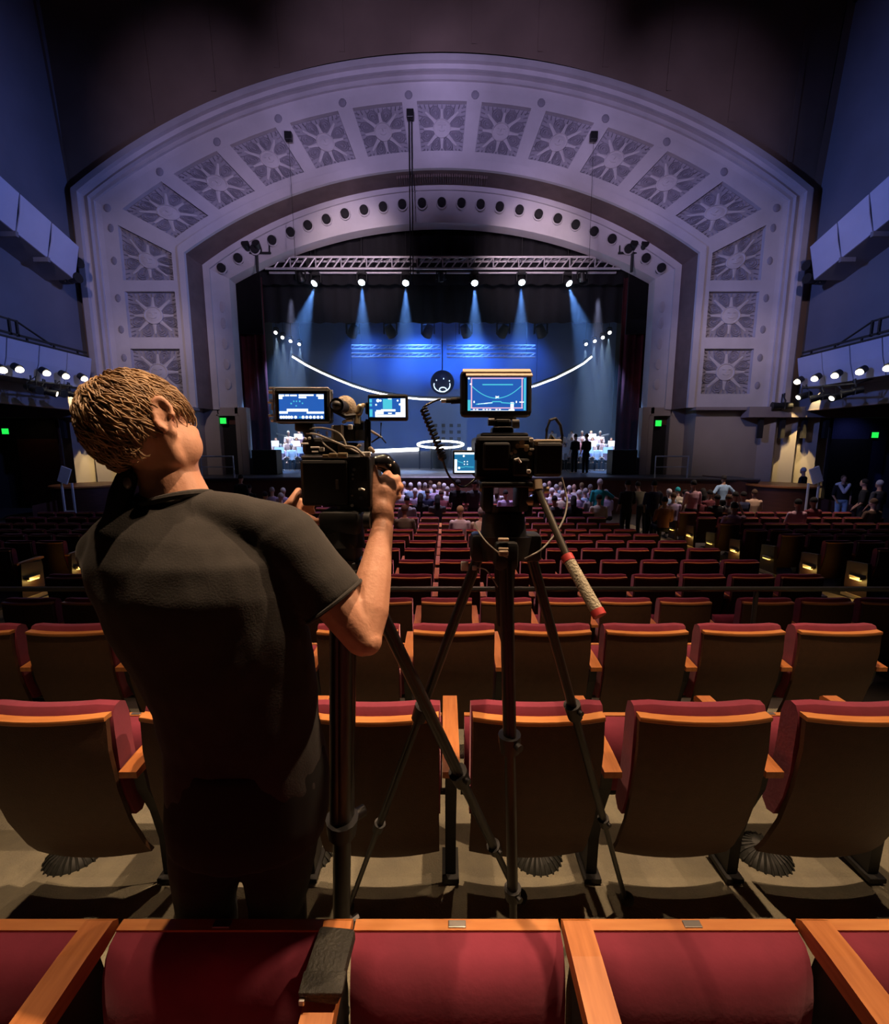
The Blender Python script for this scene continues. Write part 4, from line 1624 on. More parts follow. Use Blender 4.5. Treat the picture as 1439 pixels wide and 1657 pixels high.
mb.cyl(rp(776, 789, 1.17), rp(790, 789, 1.17), 0.010, n=12)
for v in (789, 811):
    mb.cyl(rp(845, v, 1.16), rp(863, v, 1.16), 0.0125, n=14)
mb.cyl(rp(880, 793, 1.20), rp(888, 793, 1.20), 0.009, n=12)
mb.build('head_knob', 'brass', hd, True)
mb = MB()
for v in (789, 811):
    mb.cyl(rp(862, v, 1.16), rp(871, v, 1.16), 0.0165, n=14)
mb.bbox(rp(870, 797, 1.17), (0.018, 0.03, 0.03), 0.005)
mb.bbox(rp(855, 826, 1.18), (0.018, 0.03, 0.03), 0.005)
mb.build('head_lock', 'black', hd, True)
hpts = [rp(869, 782, 1.135), rp(871, 792, 1.13), rp(876, 806, 1.12), rp(882, 818, 1.11), rp(920, 905, 1.02)]
mb = MB()
mb.tube(hpts, [0.0095, 0.0095, 0.0095, 0.0090, 0.0088], 12)
ph = mb.build('pan_handle', 'silver', tR, True)
ph.data.materials[0] = mat('dark_satin_tube', (0.07, 0.062, 0.05), 0.3, metal=0.5, var=0.1)
mb = MB()
ga, gb = rp(920, 905, 1.02), rp(967, 990, 0.95)
gp = []
gr = []
for i in range(49):
    f = i / 48
    gp.append(ga.lerp(gb, f))
    gr.append(0.0128 + (0.0009 if i % 2 else -0.0002) + 0.001 * f)
mb.tube(gp, gr, 14)
mb.build('rubber_grip', 'grip', ph, 'all')
mb = MB()
dd = (gb - ga).normalized()
mb.cyl(ga - dd * 0.010, ga + dd * 0.006, 0.0142, n=14)
mb.build('red_ring', 'redring', ph, True)
mb = MB()
mb.cyl(gb - dd * 0.004, gb + dd * 0.010, 0.0152, n=14)
mb.build('red_ring', 'redring', ph, True)
mb = MB()
mb.cyl(hpts[0] + Vector((0, 0, 0.008)), hpts[1], 0.0125, n=12)
mb.build('handle_joint', 'tan', ph, True)

# ---- camera on the handled tripod
cR = thing('video_camera', 'black video camera with big battery block and small flip screen, on the handled tripod', 'video camera', P(815, 776, 1.2))
oC = P(815, 776, 1.2)


def cbox(lst, m, name, parent, sm=False):
    mb = MB()
    for a in lst:
        pbox(mb, *a)
    mb.v = [tuple(Vector(v) - parent['_o']) for v in mb.v] if False else [tuple(Vector(v) - OFF) for v in mb.v]
    return mb.build(name, m, parent, sm)


OFF = oC
cbox([(770, 706, 864, 778, 1.13, 0.20, 0.010), (778, 700, 856, 709, 1.15, 0.16, 0.006), (782, 716, 826, 762, 1.12, 0.02, 0.006), (830, 742, 858, 772, 1.12, 0.03, 0.006)], 'black', 'camera_body', cR)
cbox([(772, 708, 838, 711, 1.128, 0.01, 0.002), (768, 716, 771, 745, 1.128, 0.01, 0.002)], mat('blue_black_edge', (0.05, 0.06, 0.16), 0.3, var=0.05), 'edge_plate', cR)
cbox([(797, 690, 832, 706, 1.19, 0.06, 0.008), (800, 678, 829, 692, 1.20, 0.045, 0.008), (792, 672, 836, 680, 1.21, 0.03, 0.005)], 'black', 'monitor_mount', cR)
mb = MB()
mb.cyl(P(790, 683, 1.21) - oC, P(800, 683, 1.21) - oC, 0.010, n=12)
mb.cyl(P(829, 686, 1.21) - oC, P(840, 686, 1.21) - oC, 0.012, n=12)
mb.build('mount_knob', 'gloss', cR, True)
mb = MB()
mb.cyl(P(815, 735, 1.33) - oC, P(815, 735, 1.52) - oC, 0.055, 0.06, 20)
mb.build('lens_barrel', 'black', cR, True)
cbox([(864, 716, 911, 772, 1.13, 0.10, 0.008), (852, 722, 866, 766, 1.16, 0.05, 0.006)], 'black', 'battery_block', cR)
cbox([(866, 711, 910, 716, 1.135, 0.09, 0.004)], 'tan', 'block_lip', cR)
cR.children[-1].data.materials[0] = mat('grey_lip', (0.14, 0.13, 0.13), 0.4, var=0.05)
mb = MB()
for (u, v, r) in ((838, 722, 0.006), (845, 716, 0.007), (834, 731, 0.005), (852, 727, 0.006), (868, 718, 0.005), (828, 734, 0.004), (858, 734, 0.005)):
    mb.cyl(P(u, v, 1.12) - oC, P(u, v, 1.145) - oC, r, n=10)
mb.bbox(P(845, 722, 1.128) - oC, (0.034, 0.012, 0.008), 0.002)
mb.build('dial', 'brass', cR, True)
mb = MB()
mb.tube([P(833, 744, 1.115) - oC, P(839, 742, 1.113) - oC, P(843, 749, 1.113) - oC], 0.003, 6)
mb.bbox(P(856, 763, 1.115) - oC, (0.010, 0.008, 0.010), 0.002)
mb.bbox(P(860, 712, 1.12) - oC, (0.010, 0.008, 0.010), 0.002)
mb.bbox(P(861, 727, 1.12) - oC, (0.010, 0.006, 0.005), 0.001)
mb.build('switch', 'white', cR, True)
mb = MB()
mb.tube([P(884, 714, 1.16) - oC, P(885, 695, 1.16) - oC, P(890, 680, 1.16) - oC, P(899, 677, 1.17) - oC, P(907, 688, 1.18) - oC, P(910, 705, 1.19) - oC, P(909, 718, 1.19) - oC], 0.0038, 8)
mb.tube([P(889, 715, 1.15) - oC, P(893, 706, 1.15) - oC, P(897, 712, 1.15) - oC], 0.006, 8)
mb.build('cable_loop', 'rubber', cR, True)


def smoothpts(pts, n=6):
    out = []
    for i in range(len(pts) - 1):
        p0, p1, p2, p3 = pts[max(0, i - 1)], pts[i], pts[i + 1], pts[min(len(pts) - 1, i + 2)]
        for k in range(n):
            t = k / n
            out.append(0.5 * ((2 * p1) + (p2 - p0) * t + (2 * p0 - 5 * p1 + 4 * p2 - p3) * t * t + (3 * p1 - p0 - 3 * p2 + p3) * t ** 3))
    out.append(pts[-1])
    return out


mb = MB()
mb.tube(smoothpts([P(909, 772, 1.19), P(915, 795, 1.19), P(918, 812, 1.18), P(913, 838, 1.16), P(900, 862, 1.14), P(880, 886, 1.12), P(862, 898, 1.11), P(850, 904, 1.13)]), 0.0024, 8)
tag(mb.build('grey_cable', 'greycable', None, True), 'thin grey cable drooping from the battery block to the tripod bowl', 'cable')
mb = MB()
mb.tube(smoothpts([P(768, 846, 1.15), P(776, 862, 1.12), P(790, 880, 1.10), P(808, 895, 1.10), P(822, 902, 1.10)]), 0.0020, 8)
tag(mb.build('grey_cable', 'greycable', None, True), 'thin grey cable crossing the bowl of the handled tripod', 'cable')


def monitor(name, label, rect, d, tilt, thick, screen, frame_m, parts_fn, yaw=0.0, bev=0.012):
    u0, v0, u1, v1 = rect
    k = d / FPX
    c = P((u0 + u1) / 2, (v0 + v1) / 2, d)
    t = thing(name, label, 'monitor', c)
    t.rotation_euler = (R_(tilt), 0, R_(yaw))
    w, h = (u1 - u0) * k, (v1 - v0) * k

    def L(u, v, y=0.0):
        return Vector(((u - (u0 + u1) / 2) * k, y, -(v - (v0 + v1) / 2) * k))
    mb = MB()
    mb.bbox((0, thick / 2, 0), (w, thick, h), bev)
    mb.build('casing', frame_m[0], t)
    s0, q0, s1, q1 = screen
    a, b = L(s0, q1), L(s1, q0)
    mb = MB()
    bz = 0.004
    for (xa, za, xb, zb) in ((-w / 2 + bev, a.z - 0.0, a.x, b.z), (b.x, a.z, w / 2 - bev, b.z), (-w / 2 + bev, b.z, w / 2 - bev, h / 2 - bev), (-w / 2 + bev, -h / 2 + bev, w / 2 - bev, a.z)):
        mb.bbox(((xa + xb) / 2, 0.0, (za + zb) / 2), (abs(xb - xa), 2 * bz, abs(zb - za)), 0.001)
    mb.build('bezel', frame_m[1], t)
    mb = MB()
    mb.box(((a.x + b.x) / 2, -0.0005, (a.z + b.z) / 2), (b.x - a.x, 0.001, b.z - a.z))
    sc = mb.build('screen', parts_fn.get('base', 'g_screen'), t)

    def G(fx, fz):
        return Vector((a.x + (b.x - a.x) * fx, -0.0015, a.z + (b.z - a.z) * fz))
    for mname, shapes in parts_fn['ui']:
        mb = MB()
        for sh in shapes:
            if sh[0] == 'r':
                _, x0, y0, x1, y1 = sh
                mb.quad(G(x0, y0), G(x1, y0), G(x1, y1), G(x0, y1))
            elif sh[0] == 'o':
                _, x, y, r = sh
                asp = (b.x - a.x) / (b.z - a.z)
                mb.add([G(x + r * math.cos(2 * math.pi * i / 10) / asp, y + r * math.sin(2 * math.pi * i / 10)) for i in range(10)], [tuple(range(10))])
            else:
                _, pts, wd = sh
                for (p, q) in zip(pts, pts[1:]):
                    dv = Vector((q[0] - p[0], q[1] - p[1])).normalized()
                    n = Vector((-dv.y * 0.6, dv.x)) * wd / 2
                    mb.quad(G(p[0] - n.x, p[1] - n.y), G(q[0] - n.x, q[1] - n.y), G(q[0] + n.x, q[1] + n.y), G(p[0] + n.x, p[1] + n.y))
        mb.build('screen_graphics', mname, sc)
    return t, L, k


arcp = [(i / 16, 0.74 - 0.36 * (1 - ((i / 16 - 0.5) / 0.5) ** 2)) for i in range(17)]
arcp = [(0.07 + 0.84 * x, z) for x, z in arcp]
ui = {'base': 'g_screen', 'ui': [
    ('g_pinkui', [('r', 0.06, 0.955, 0.95, 0.985), ('r', 0.055, 0.09, 0.075, 0.97), ('r', 0.915, 0.09, 0.935, 0.97), ('r', 0.05, 0.075, 0.94, 0.105)]),
    ('g_cyan', [('l', arcp, 0.025), ('l', [(0.14, 0.20), (0.42, 0.24), (0.42, 0.28), (0.57, 0.28), (0.57, 0.25), (0.80, 0.22)], 0.03), ('r', 0.0, 0.0, 0.05, 0.33), ('r', 0.25, 0.765, 0.77, 0.80), ('r', 0.955, 0.02, 0.99, 0.97)]),
    ('g_ui', [('l', [(0.17, 0.205), (0.42, 0.245)], 0.03), ('r', 0.73, 0.03, 0.785, 0.26), ('r', 0.70, 0.0, 0.80, 0.05), ('o', 0.02, 0.965, 0.03), ('o', 0.05, 0.80, 0.025), ('r', 0.05, 0.0, 0.70, 0.018), ('l', [(0.475, 0.44), (0.53, 0.38)], 0.03), ('l', [(0.53, 0.44), (0.475, 0.38)], 0.03),
               ('r', 0.82, 0.24, 0.84, 0.30), ('r', 0.88, 0.25, 0.96, 0.28), ('r', 0.10, 0.24, 0.12, 0.30)] + [('r', 0.09 + 0.055 * i, 0.03, 0.125 + 0.055 * i, 0.06) for i in range(9) if i not in (2, 6)])]}
t, L, k = monitor('field_monitor', 'big square-cornered black monitor on top of the handled tripod camera, stage picture on screen', (745, 598, 862, 673), 1.16, -6, 0.035, (757, 611, 852, 665), ('black', 'black'), ui)
mb = MB()
a, b = L(749, 603), L(859, 597)
mb.prism([(a.x, -0.008, a.z), (a.x, 0.010, b.z + 0.002), (a.x, 0.012, b.z - 0.004), (a.x, -0.004, a.z - 0.003)], (1, 0, 0), b.x - a.x)
mb.build('top_lip', 'tan', t)  # black top edge, overhead light put into the tan colour
mb = MB()
a, b = L(754, 611), L(860, 604)
mb.prism([(a.x, -0.020, a.z), (a.x, -0.004, b.z), (a.x, 0.0, b.z - 0.004), (a.x, -0.016, a.z - 0.003)], (1, 0, 0), b.x - a.x)
mb.build('hood_lip', 'tan', t)  # black hood strip coloured tan to look lit from above
mb = MB()
p0, p1 = L(745, 645, 0.02), L(712, 646, 0.02)
mb.cyl(p0, L(730, 646, 0.02), 0.0085, n=12)
mb.cyl(L(730, 646, 0.02), L(722, 646, 0.02), 0.006, n=12)
mb.build('plug', 'rubber', t, True)
mb = MB()
mb.cyl(L(722, 646, 0.02), L(714, 646.5, 0.02), 0.005, n=12)
mb.build('plug_collar', 'silver', t, True)
# coiled cable
mb = MB()
mb.tube(smoothpts([P(714, 646, 1.18), P(706, 648, 1.18), P(697, 652, 1.17), P(688, 657, 1.16), P(684, 661, 1.16)]), 0.0028, 8)
axis = smoothpts([P(686, 662, 1.16), P(692, 678, 1.16), P(700, 697, 1.16), P(708, 716, 1.16), P(714, 733, 1.16), P(716, 742, 1.16)], 24)
pts = []
for i, p in enumerate(axis):
    f = i / (len(axis) - 1)
    a = 2 * math.pi * 15 * f
    r = 0.0085
    t_ = (axis[min(i + 1, len(axis) - 1)] - axis[max(i - 1, 0)]).normalized()
    e1 = t_.cross(Vector((0, 1, 0))).normalized()
    e2 = t_.cross(e1)
    pts.append(p + e1 * math.cos(a) * r + e2 * math.sin(a) * r)
mb.tube(pts, 0.0033, 7)
mb.ell(P(716, 741, 1.16), (0.008, 0.008, 0.009), n=12, m=8)
mb.tube(smoothpts([P(716, 742, 1.16), P(728, 772, 1.19), P(750, 788, 1.22), P(775, 770, 1.24)]), 0.0028, 8)
tag(mb.build('coiled_cable', 'gloss', None, 'all'), 'black coiled cable hanging from the big monitor', 'cable')

uis = {'base': 'g_screen2', 'ui': [
    ('g_ui', [('r', 0.0, 0.90, 0.95, 0.99), ('r', 0.02, 0.01, 0.9, 0.10), ('r', 0.0, 0.10, 0.13, 0.66), ('o', 0.95, 0.80, 0.07), ('o', 0.95, 0.62, 0.06), ('o', 0.95, 0.44, 0.06), ('o', 0.95, 0.24, 0.06), ('o', 0.42, 0.82, 0.05), ('o', 0.45, 0.55, 0.03), ('o', 0.58, 0.55, 0.03), ('o', 0.45, 0.42, 0.03), ('o', 0.58, 0.42, 0.03), ('o', 0.22, 0.24, 0.06)]),
    ('g_cyan', [('l', [(0.06, 0.66), (0.2, 0.55), (0.4, 0.48)], 0.03), ('l', [(0.26, 0.27), (0.45, 0.28), (0.5, 0.31), (0.62, 0.29), (0.86, 0.28)], 0.03)])]}
monitor('flip_screen', 'small bright flip-out screen low beside the handled tripod camera', (733, 729, 774, 768), 1.17, 4, 0.012, (735, 732, 772, 765), ('black', 'black'), uis, bev=0.004)
mb = MB()
mb.bbox(P(752, 916, 1.19), (0.020, 0.012, 0.026), 0.003)
mb.bbox(P(768, 919, 1.19), (0.012, 0.010, 0.012), 0.002)
mb.tube(smoothpts([P(768, 918, 1.19), P(786, 922, 1.18), P(797, 936, 1.17), P(806, 950, 1.17)]), 0.0018, 6)
tag(mb.build('clip_connector', 'white', None, True), 'small white plug with a thin lead, clipped to a leg of the handled tripod', 'plug')

# ---- the man's tripod
topL = P(560, 905, 1.13)
tL, oL = tripod('black tripod in front of the bending man, its legs crossing the handled tripod',
                [P(520, 915, 1.16), P(556, 925, 1.07), P(602, 962, 1.13)],
                [PZ(330, 1462, -0.02), PZ(552, 1648, 0.0), PZ(842, 1458, -0.03)],
                [0.36, 0.50, 0.48], topL, [0.016, 0.029, 0.0185])
mb = MB()
for q in ((556, 880, 0.085, 0.09, 0.09), (556, 920, 0.10, 0.09, 0.055)):
    mb.bbox(P(q[0], q[1], 1.13) - oL, q[2:], 0.014)
mb.cyl(P(556, 905, 1.13) - oL, P(556, 950, 1.13) - oL, 0.055, 0.035, 18)
mb.bbox(P(600, 955, 1.12) - oL, (0.05, 0.06, 0.07), 0.012)
mb.bbox(P(520, 915, 1.15) - oL, (0.05, 0.06, 0.07), 0.012)
mb.build('spider', 'black', tL, True)
mb = MB()
mb.cyl(P(556, 885, 1.13) - oL, P(556, 848, 1.13) - oL, 0.055, 0.050, 20)
mb.bbox(P(556, 842, 1.13) - oL, (0.10, 0.11, 0.06), 0.012)
mb.cyl(P(590, 842, 1.10) - oL, P(600, 842, 1.10) - oL, 0.022, n=14)
mb.build('fluid_head', 'black', tL, True)
mb = MB()
mb.ell(P(524, 879, 1.08) - oL, (0.004, 0.004, 0.004), n=8, m=5)
mb.ell(P(529, 886, 1.08) - oL, (0.004, 0.004, 0.004), n=8, m=5)
mb.build('bolt', 'silver', tL, True)

# ---- camera used by the man
cL = thing('video_camera', 'black box-bodied video camera draped with cables, held by the bending man', 'video camera', P(545, 800, 1.14))
OFF = P(545, 800, 1.14)
oC = OFF
cbox([(486, 744, 562, 820, 1.08, 0.16, 0.008)], 'black', 'battery_box', cL)
cbox([(560, 738, 600, 826, 1.09, 0.20, 0.008), (487, 736, 600, 745, 1.09, 0.19, 0.005), (545, 806, 600, 830, 1.10, 0.15, 0.008), (488, 708, 545, 737, 1.14, 0.15, 0.01), (545, 716, 580, 738, 1.12, 0.16, 0.008)], 'black', 'camera_body', cL)
cbox([(487, 738, 562, 742, 1.078, 0.05, 0.002)], mat('satin_edge', (0.30, 0.29, 0.32), 0.3, metal=0.5, var=0.05), 'edge_plate', cL)
mb = MB()
for (u0, u1, v) in ((487, 499, 718), (503, 517, 724), (505, 515, 731)):
    mb.cyl(P(u0, v, 1.08) - oC, P(u1, v, 1.08) - oC, 0.0022, n=8)
mb.bbox(P(521, 727, 1.09) - oC, (0.012, 0.01, 0.010), 0.002)
mb.bbox(P(494, 710, 1.09) - oC, (0.006, 0.01, 0.006), 0.002)
mb.bbox(P(501, 709, 1.09) - oC, (0.006, 0.01, 0.006), 0.002)
mb.build('connector', 'white', cL, True)
mb = MB()
mb.bbox(P(540, 737, 1.085) - oC, (0.020, 0.02, 0.012), 0.003)
mb.bbox(P(555, 737, 1.085) - oC, (0.022, 0.02, 0.014), 0.003)
mb.bbox(P(528, 738, 1.085) - oC, (0.014, 0.02, 0.008), 0.002)
mb.build('rail_clamp', 'brass', cL, True)
mb = MB()
mb.tube(smoothpts([P(496, 697, 1.12) - oC, P(506, 693, 1.10) - oC, P(525, 693, 1.09) - oC, P(545, 699, 1.09) - oC, P(556, 710, 1.09) - oC, P(561, 726, 1.09) - oC]), 0.0024, 8)
mb.tube(smoothpts([P(496, 701, 1.11) - oC, P(512, 703, 1.09) - oC, P(535, 712, 1.08) - oC, P(556, 721, 1.08) - oC, P(583, 734, 1.08) - oC]), 0.0026, 8)
mb.tube(smoothpts([P(520, 711, 1.09) - oC, P(526, 720, 1.08) - oC, P(540, 730, 1.08) - oC, P(551, 739, 1.08) - oC]), 0.0020, 8)
mb.tube(smoothpts([P(560, 722, 1.08) - oC, P(575, 725, 1.07) - oC, P(590, 738, 1.07) - oC]), 0.003, 8)
mb.build('cable', 'greycable', cL, True)
cbox([(538, 688, 576, 714, 1.12, 0.05, 0.004), (572, 680, 588, 702, 1.12, 0.05, 0.006)], 'black', 'accessory_block', cL)
cbox([(492, 690, 505, 712, 1.13, 0.04, 0.006)], 'black', 'accessory_block', cL)
cbox([(540, 688, 554, 713, 1.108, 0.01, 0.002)], mat('worn_grey_box', (0.13, 0.12, 0.10), 0.6, var=0.1), 'radio_pack', cL)
cbox([(536, 688, 540, 713, 1.107, 0.02, 0.002), (552, 687, 555, 708, 1.107, 0.02, 0.001)], 'white', 'pack_edge', cL)
mb = MB()
c = P(560, 658, 1.16) - oC
mb.ell(c, (0.026, 0.05, 0.028), n=18, m=12)
mb.build('foam_cover', 'muff', cL, True)
mb = MB()
c = P(548, 657, 1.10) - oC
mb.ell(c, (0.020, 0.03, 0.016), n=14, m=8)
mb.cyl(c + Vector((0.0, -0.02, 0)), c + Vector((0.01, 0.05, 0)), 0.018, 0.014, 14)
mb.tube([P(541, 664, 1.1) - oC, P(560, 674, 1.1) - oC, P(575, 672, 1.11) - oC], 0.006, 8)
mb.build('viewfinder', 'black', cL, True)
mb = MB()
mb.limb([P(588, 656, 1.13) - oC, P(583, 660, 1.12) - oC, P(580, 668, 1.12) - oC], [0.006, 0.010, 0.010])
mb.cyl(P(579, 674, 1.12) - oC, P(578, 686, 1.12) - oC, 0.0085, 0.0095, 12)
mb.limb([P(556, 683, 1.12) - oC, P(562, 680, 1.11) - oC, P(570, 679, 1.11) - oC], [0.004, 0.004, 0.005])
mb.build('swivel_arm', 'brass', cL, True)
mb = MB()
mb.bbox(P(567, 691, 1.10) - oC, (0.011, 0.010, 0.012), 0.002)
mb.build('arm_knob', 'white', cL, True)
mb = MB()
mb.cyl(P(595, 736, 1.13) - oC, P(595, 682, 1.13) - oC, 0.0085, n=12)
mb.cyl(P(595, 684, 1.13) - oC, P(595, 679, 1.13) - oC, 0.0055, n=12)
mb.cyl(P(583, 697, 1.12) - oC, P(583, 712, 1.12) - oC, 0.013, n=12)
mb.build('post', 'black', cL, True)
mb = MB()
mb.cyl(P(598, 696, 1.14) - oC, P(613, 705, 1.16) - oC, 0.0035, n=8)
mb.cyl(P(614, 706, 1.16) - oC, P(618, 708, 1.16) - oC, 0.003, n=8)
mb.build('rod', 'silver', cL, True)
mb = MB()
mb.tube([P(617, 684, 1.16) - oC, P(616, 706, 1.16) - oC, P(601, 716, 1.16) - oC], 0.0022, 6)
mb.tube([P(616, 706, 1.16) - oC, P(625, 717, 1.17) - oC], 0.0018, 6)
mb.build('cable', 'rubber', cL, True)
cbox([(582, 731, 599, 739, 1.075, 0.01, 0.002)], 'white', 'label', cL)
mb = MB()
mb.bbox(P(602, 728, 1.11) - oC, (0.018, 0.02, 0.009), 0.003, Matrix.Rotation(R_(48), 3, 'Y'))
mb.bbox(P(581, 722, 1.11) - oC, (0.012, 0.02, 0.006), 0.002, Matrix.Rotation(R_(-35), 3, 'Y'))
mb.build('clamp_lever', 'tan', cL, True)
mb = MB()
for (u, v, r) in ((573, 760, 0.004), (571, 768, 0.003), (571, 775, 0.003), (584, 806, 0.005), (570, 802, 0.003), (570, 818, 0.004)):
    mb.cyl(P(u, v, 1.075) - oC, P(u, v, 1.10) - oC, r, n=10)
mb.tube([P(581, 792, 1.075) - oC, P(585, 791, 1.072) - oC, P(590, 793, 1.075) - oC], 0.003, 6)
mb.build('button', 'silver', cL, True)
cbox([(543, 776, 548, 792, 1.077, 0.004, 0.001)], mat('dark_label', (0.10, 0.09, 0.08), 0.5, var=0.1), 'label', cL)
mb = MB()
mb.cyl(P(560, 780, 1.28) - oC, P(560, 780, 1.46) - oC, 0.05, 0.055, 20)
mb.build('lens_barrel', 'black', cL, True)
# handgrip the man holds
mb = MB()
mb.limb([P(606, 748, 1.17) - oC, P(622, 748, 1.19) - oC, P(634, 760, 1.20) - oC, P(637, 782, 1.20) - oC, P(634, 800, 1.19) - oC], [0.019, 0.024, 0.024, 0.021, 0.016], 16)
mb.cyl(P(600, 752, 1.16) - oC, P(612, 750, 1.18) - oC, 0.012, n=12)
g_me = remesh(mb, 0.004, 3, name='hand_grip')
obj('hand_grip', g_me, 'gloss', cL)
mb = MB()
mb.ell(P(632, 753, 1.163) - oC, (0.0035, 0.0035, 0.003), n=8, m=5)
mb.ell(P(638, 748, 1.17) - oC, (0.003, 0.003, 0.003), n=8, m=5)
mb.build('grip_button', 'silver', cL, True)

ui1 = {'base': 'g_screen', 'ui': [
    ('g_ui', [('r', 0.0, 0.90, 0.12, 0.975), ('r', 0.14, 0.91, 0.23, 0.975), ('r', 0.25, 0.91, 0.40, 0.97), ('r', 0.44, 0.92, 0.77, 0.98), ('r', 0.83, 0.90, 0.99, 0.98), ('r', 0.0, 0.80, 0.08, 0.90), ('r', 0.44, 0.83, 0.61, 0.90), ('r', 0.87, 0.80, 0.99, 0.90),
              ('r', 0.17, 0.30, 0.64, 0.41), ('r', -0.02, 0.22, 0.19, 0.31), ('r', 0.61, 0.22, 0.99, 0.30)] + [('o', 0.04 + 0.058 * i, 0.075, 0.062) for i in range(5)] + [('o', 0.36 + 0.083 * i, 0.075, 0.062) for i in range(8) if i != 1]),
    ('g_cyan', [('o', 0.27, 0.62, 0.035), ('o', 0.33, 0.71, 0.03), ('o', 0.39, 0.71, 0.03), ('o', 0.46, 0.71, 0.035), ('o', 0.52, 0.63, 0.03), ('o', 0.38, 0.53, 0.03), ('r', 0.44, 0.055, 0.48, 0.10)])]}
t, L, k = monitor('field_monitor', 'silver-rimmed monitor at the far side of the bending man\'s camera, nearest his face', (443, 628, 536, 684), 1.10, -4, 0.03, (452, 638, 525, 678), ('black', 'black'), ui1, bev=0.008)
mb = MB()
rr = [L(444, 683, -0.004), L(444, 632, -0.004), L(447, 629, -0.004), L(532, 629, -0.004), L(535, 632, -0.004), L(535, 680, -0.004), L(532, 683, -0.004), L(447, 683, -0.004), L(444, 679, -0.004)]
mb.tube(rr, 0.0020, 8)
mb.build('rim', mat('silver_rim', (0.32, 0.33, 0.36), 0.4, metal=0.0, var=0.05), t, True)
mb = MB()
for (u, v, r) in ((434, 627, 0.003), (433, 633, 0.0045), (439, 635, 0.0045), (431, 650, 0.003), (434, 646, 0.002), (431, 671, 0.003), (435, 679, 0.004), (537, 633, 0.005)):
    q = L(u, v, 0.012)
    mb.cyl(q, L(443 if u < 500 else 535, v, 0.012), r, n=8)
mb.bbox(L(439, 657, 0.01), (0.004, 0.012, 0.017), 0.001)
mb.build('screw', 'silver', t, True)
mb = MB()
mb.bbox(L(490, 690, 0.015), (0.045, 0.03, 0.020), 0.004)
mb.cyl(L(490, 690, 0.015), L(497, 715, 0.03), 0.010, n=12)
mb.build('mount', 'black', t, True)
ui2 = {'base': 'g_screen', 'ui': [
    ('g_ui', [('r', 0.17, 0.01, 1.0, 0.14), ('r', 0.20, 0.16, 0.40, 0.38), ('r', 0.33, 0.31, 0.72, 0.42), ('r', 0.72, 0.14, 0.99, 0.26), ('r', 0.86, 0.20, 0.99, 0.99), ('o', 0.25, 0.88, 0.09), ('o', 0.20, 0.66, 0.05), ('o', 0.32, 0.88, 0.06), ('o', 0.78, 0.88, 0.05), ('o', 0.84, 0.68, 0.06), ('r', 0.52, 0.18, 0.62, 0.24), ('r', 0.52, 0.94, 0.62, 0.99), ('r', 0.17, 0.14, 0.22, 0.3)]),
    ('g_cyan', [('r', 0.38, 0.44, 0.63, 0.96), ('r', 0.01, 0.78, 0.09, 0.96), ('r', 0.01, 0.58, 0.09, 0.72), ('r', 0.02, 0.03, 0.10, 0.42)])]}
t, L, k = monitor('field_monitor', 'small bright-screened monitor on the post above the handgrip', (595, 638, 660, 680), 1.12, -3, 0.02, (597, 645, 657, 675), ('black', 'black'), ui2, bev=0.005)
mb = MB()
mb.bbox(L(595, 660, 0.012), (0.014, 0.02, 0.03), 0.004)
mb.build('mount', 'black', t)

# ------------------------------------------------------------------ the bending camera operator
man = thing('person', 'person in charcoal t-shirt and black trousers bending to the cable-draped camera, seen from behind', 'person', (-0.52, 1.0, 0.0))
mo = Vector((-0.52, 1.0, 0.0))


def mp(u, v, d):
    return P(u, v, d) - mo


# head frame: turned to the stage side and rolled
fw = Vector((math.sin(R_(24)), math.cos(R_(24)), 0.0))
up = Vector((-0.30, 0.16, 0.94)).normalized()
fw = (fw - up * fw.dot(up)).normalized()
sd = fw.cross(up).normalized()     # the person's own right side
HC = mp(232, 688, 0.955)


HS = 0.93


def hp_(s, f, u):
    s, f, u = s * HS, f * HS, u * HS
    return HC + sd * s + fw * f + up * u


AX = (sd, fw, up)
skin = MB()
skin.ell(HC, (0.074, 0.093, 0.094), AX, 22, 14)
skin.ell(hp_(0, 0.030, -0.060), (0.064, 0.072, 0.075), AX, 18, 12)
skin.ell(hp_(0, 0.066, -0.105), (0.034, 0.030, 0.026), AX, 14, 8)
for s in (-1, 1):
    skin.limb([hp_(s * 0.066, -0.005, -0.055), hp_(s * 0.056, 0.012, -0.098), hp_(s * 0.018, 0.070, -0.118)], [0.020, 0.020, 0.018])
    skin.ell(hp_(s * 0.045, 0.072, -0.035), (0.024, 0.022, 0.022), AX, 12, 8)
    skin.ell(hp_(s * 0.032, 0.086, 0.012), (0.026, 0.014, 0.010), AX, 12, 6)
    skin.ell(hp_(s * 0.050, 0.040, -0.060), (0.030, 0.050, 0.052), AX, 14, 10)
    # ear: shell standing off the head, rim and lobe
    for q in range(11):
        a = R_(-75 + 260 * q / 10)
        skin.ell(hp_(s * (0.100 - 0.010 * math.cos(a)), -0.018 - 0.015 * math.cos(a), -0.014 + 0.036 * math.sin(a)), (0.0068, 0.0075, 0.0075), AX, 8, 6)
    skin.ell(hp_(s * 0.092, -0.010, -0.014), (0.009, 0.014, 0.032), AX, 12, 8)
    skin.ell(hp_(s * 0.088, 0.002, -0.050), (0.009, 0.010, 0.013), AX, 10, 6)
skin.limb([hp_(0, 0.094, 0.005), hp_(0, 0.112, -0.034), hp_(0, 0.100, -0.042)], [0.010, 0.013, 0.011])
skin.ell(hp_(0, 0.094, -0.068), (0.024, 0.012, 0.008), AX, 12, 6)
skin.ell(hp_(0, 0.091, -0.082), (0.022, 0.012, 0.008), AX, 12, 6)
